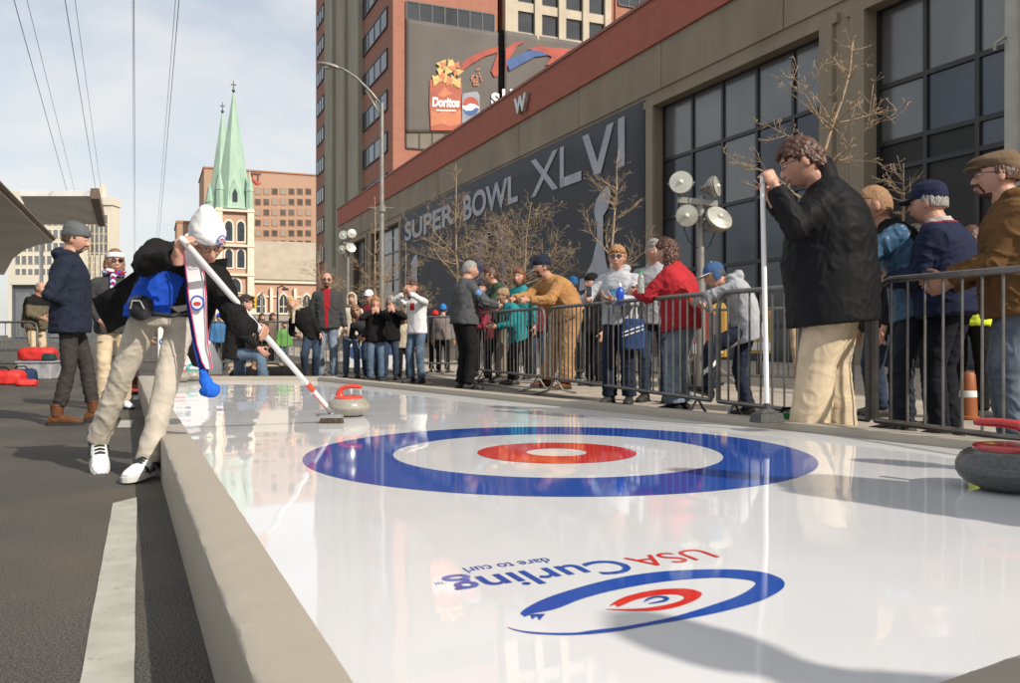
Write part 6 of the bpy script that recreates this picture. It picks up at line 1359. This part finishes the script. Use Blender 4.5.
# white sign behind the sweeper
p = W(190,HOR,11.4); p.z = 0; o = thing('curling_sign', 'rounded white curling sign with orange and yellow foot behind the sweeper', 'sign', p, .05)
m = MB(); m.prism([(-.42,0,.22),(.42,0,.22),(.42,0,.36),(.30,0,.62),(.10,0,.80),(-.15,0,.86),(-.42,0,.86)], (0,.05,0)); m.build('panel', mat('sign_white', (.75,.75,.74), .5, .03, 3), o, bevel=.008)
m = MB(); m.hexa([(-.42,-.004,.17),(.40,-.004,.17),(.40,.06,.17),(-.42,.06,.17),(-.42,-.004,.22),(.40,-.004,.22),(.40,.06,.22),(-.42,.06,.22)]); m.build('foot', mat('sign_orange', (.75,.22,.03), .6), o)
m = MB(); m.box(-.40,-.1,-.008,-.0045,.172,.21); m.build('foot_stripe', mat('sign_yellow', (.75,.6,.04), .6), o)
fit_text('Curling', lambda u, v, z: Vector((-.40+.42*u, -.004, .58+.13*v)), 'lettering', M_pb, o, .02)
p = W(383,HOR,16.6); p.z = 0; o = thing('low_banner', 'low white banner with blue oval behind the legs of the far group', 'banner', p, -.05)
m = MB(); m.box(-.75,.75,0,.03,.12,.86); m.build('cloth', mat('sign_white', (.75,.75,.74), .5, .03, 3), o); m = MB(); m.prism([(.18+.30*math.cos(t), -.003, .48+.11*math.sin(t)) for t in [2*math.pi*i/24 for i in range(24)]], (0,-.006,0)); m.build('oval', M_pb, o)
m = MB(); m.prism([(-.5+.18*math.cos(t), -.003, .42+.14*math.sin(t)) for t in [2*math.pi*i/24 for i in range(24)]], (0,-.006,0)); m.build('oval', M_pb, o)

for x in (-.74,.74): m = MB(); m.tube((x,.05,0),(x,.05,.9),.02,.02,8); m.build('post', M_galv, o)
# boards, cases and bags at the far end
M_ply = mat('plywood', (.45,.36,.24), .8, .15, 4)
p = W(282,HOR,14.6); p.z = 0; o = thing('board_stack', 'stack of pale boards on the ground behind the kneeling spectator', 'board stack', p, .15)
for k in range(5): m = MB(); dx_ = rng.uniform(-.08,.08); m.box(-.75+dx_,.75+dx_,-.35,.3,.01+.055*k,.055+.055*k); m.build('board', M_ply, o)
p = W(268,HOR,13.2); p.z = 0; bag('black_duffel', 'long black duffel bag in front of the pale board stack', 'bag', p, 1.15, .4, .26, BLACK2, .05)
p = W(782,HOR,6.05); p.z = 0; bag('green_bag', 'bright green bag on the pavement behind the white broom', 'bag', p, .26, .2, .2, c_('bag_green', (.02,.18,.05)), .3)
M_cone = mat('cone_orange', (.28,.08,.02), .55)
p = W(968,HOR,7.6); p.z = 0; o = thing('traffic_drum', 'orange traffic drum with white band behind the navy cap man', 'traffic drum', p); o.scale = (.6,.6,.5); m = MB(); m.lathe([(.001,.02),(.16,.02),(.16,.06),(.13,.08),(.12,.40)], 24); m.lathe([(.115,.52),(.10,.80),(.08,.84),(.001,.84)], 24); m.build('drum', M_cone, o, smooth='auto'); m = MB(); m.lathe([(.12,.40),(.121,.42),(.116,.51),(.115,.52)], 24); m.build('band', mat('band_white', (.7,.7,.68), .5), o, smooth=True)
def newsbox(label, px, d, c1, nm):
    p = W(px,HOR,d); p.z = 0; o = thing('newspaper_box', label, 'newspaper box', p, -.3, 'newspaper boxes on the pavement'); mm = mat(nm, c1, .5)
    m = MB(); m.box(-.24,.24,-.2,.2,.42,1.12); m.prism([(-.24,-.2,1.12),(-.24,.2,1.12),(-.24,.2,1.24)], (.48,0,0)); m.build('cabinet', mm, o, bevel=.01); m = MB(); m.box(-.18,.18,-.215,-.201,.72,1.05); m.build('window', M_wwin, o); m = MB(); m.tube((0,0,.02),(0,0,.42),.05,.05,8); m.box(-.2,.2,-.18,.18,.0,.03); m.build('stand', M_mull, o)
    m = MB(); m.box(-.2,.2,-.214,-.202,.48,.62); m.build('label_strip', M_wht, o)
newsbox('yellow newspaper box behind the boy in the blue cap', 759, 15.5, (.50,.33,.05), 'box_yellow')
newsbox('red newspaper box behind the red jacket woman', 694, 12.6, (.32,.04,.03), 'box_red')
newsbox('amber newspaper box at the foot of the floodlight mast', 710, 12.9, (.45,.26,.05), 'box_amber')
# traffic signals and lamp standard before the church
p = W(247,HOR,62); p.z = 0; o = thing('traffic_signal', 'yellow traffic signals on a mast arm before the church', 'traffic signal', p)
q = lambda px, py: Vector(((px-247)/F*62, 0, CAMH+(HOR-py)/F*62)); m = MB(); m.tube(q(262,HOR)*1-Vector((0,0,CAMH)), q(262,292), .11, .08, 10); m.tube(q(262,299)+Vector((0,.1,0)), q(236,301)+Vector((0,.1,0)), .05, .04, 8); m.build('mast', M_galv, o, smooth='auto')
M_sig = mat('signal_yellow', (.75,.42,.03), .5)
for x in (241,247.5,254):
    c = q(x, 301.5); m = MB(); m.box(c.x-.19,c.x+.19,-.18,.06,c.z-.5,c.z+.42); s_ = m.build('signal_head', M_sig, o, bevel=.03)
    for k in (-1,0,1): m = MB(); m.tube((c.x,-.17,c.z-.04+.29*k),(c.x,-.26,c.z-.04+.29*k),.11,.10,12); m.build('signal_lens', M_mull, s_)
p = W(277.5,HOR,50); p.z = 0; o = thing('lamp_standard', 'small dark lamp standard in front of the church wall', 'street lamp', p); m = MB(); m.tube((0,0,0),(0,0,3.3),.07,.05,8); m.path([(0,0,3.2),(0,0,3.5),(.25,0,3.6),(.45,0,3.5)], .04, 6); m.build('pole', M_mull, o, smooth='auto'); m = MB(); m.box(.28,.62,-.12,.12,3.35,3.47); m.build('lamp_head', M_mull, o, bevel=.02)
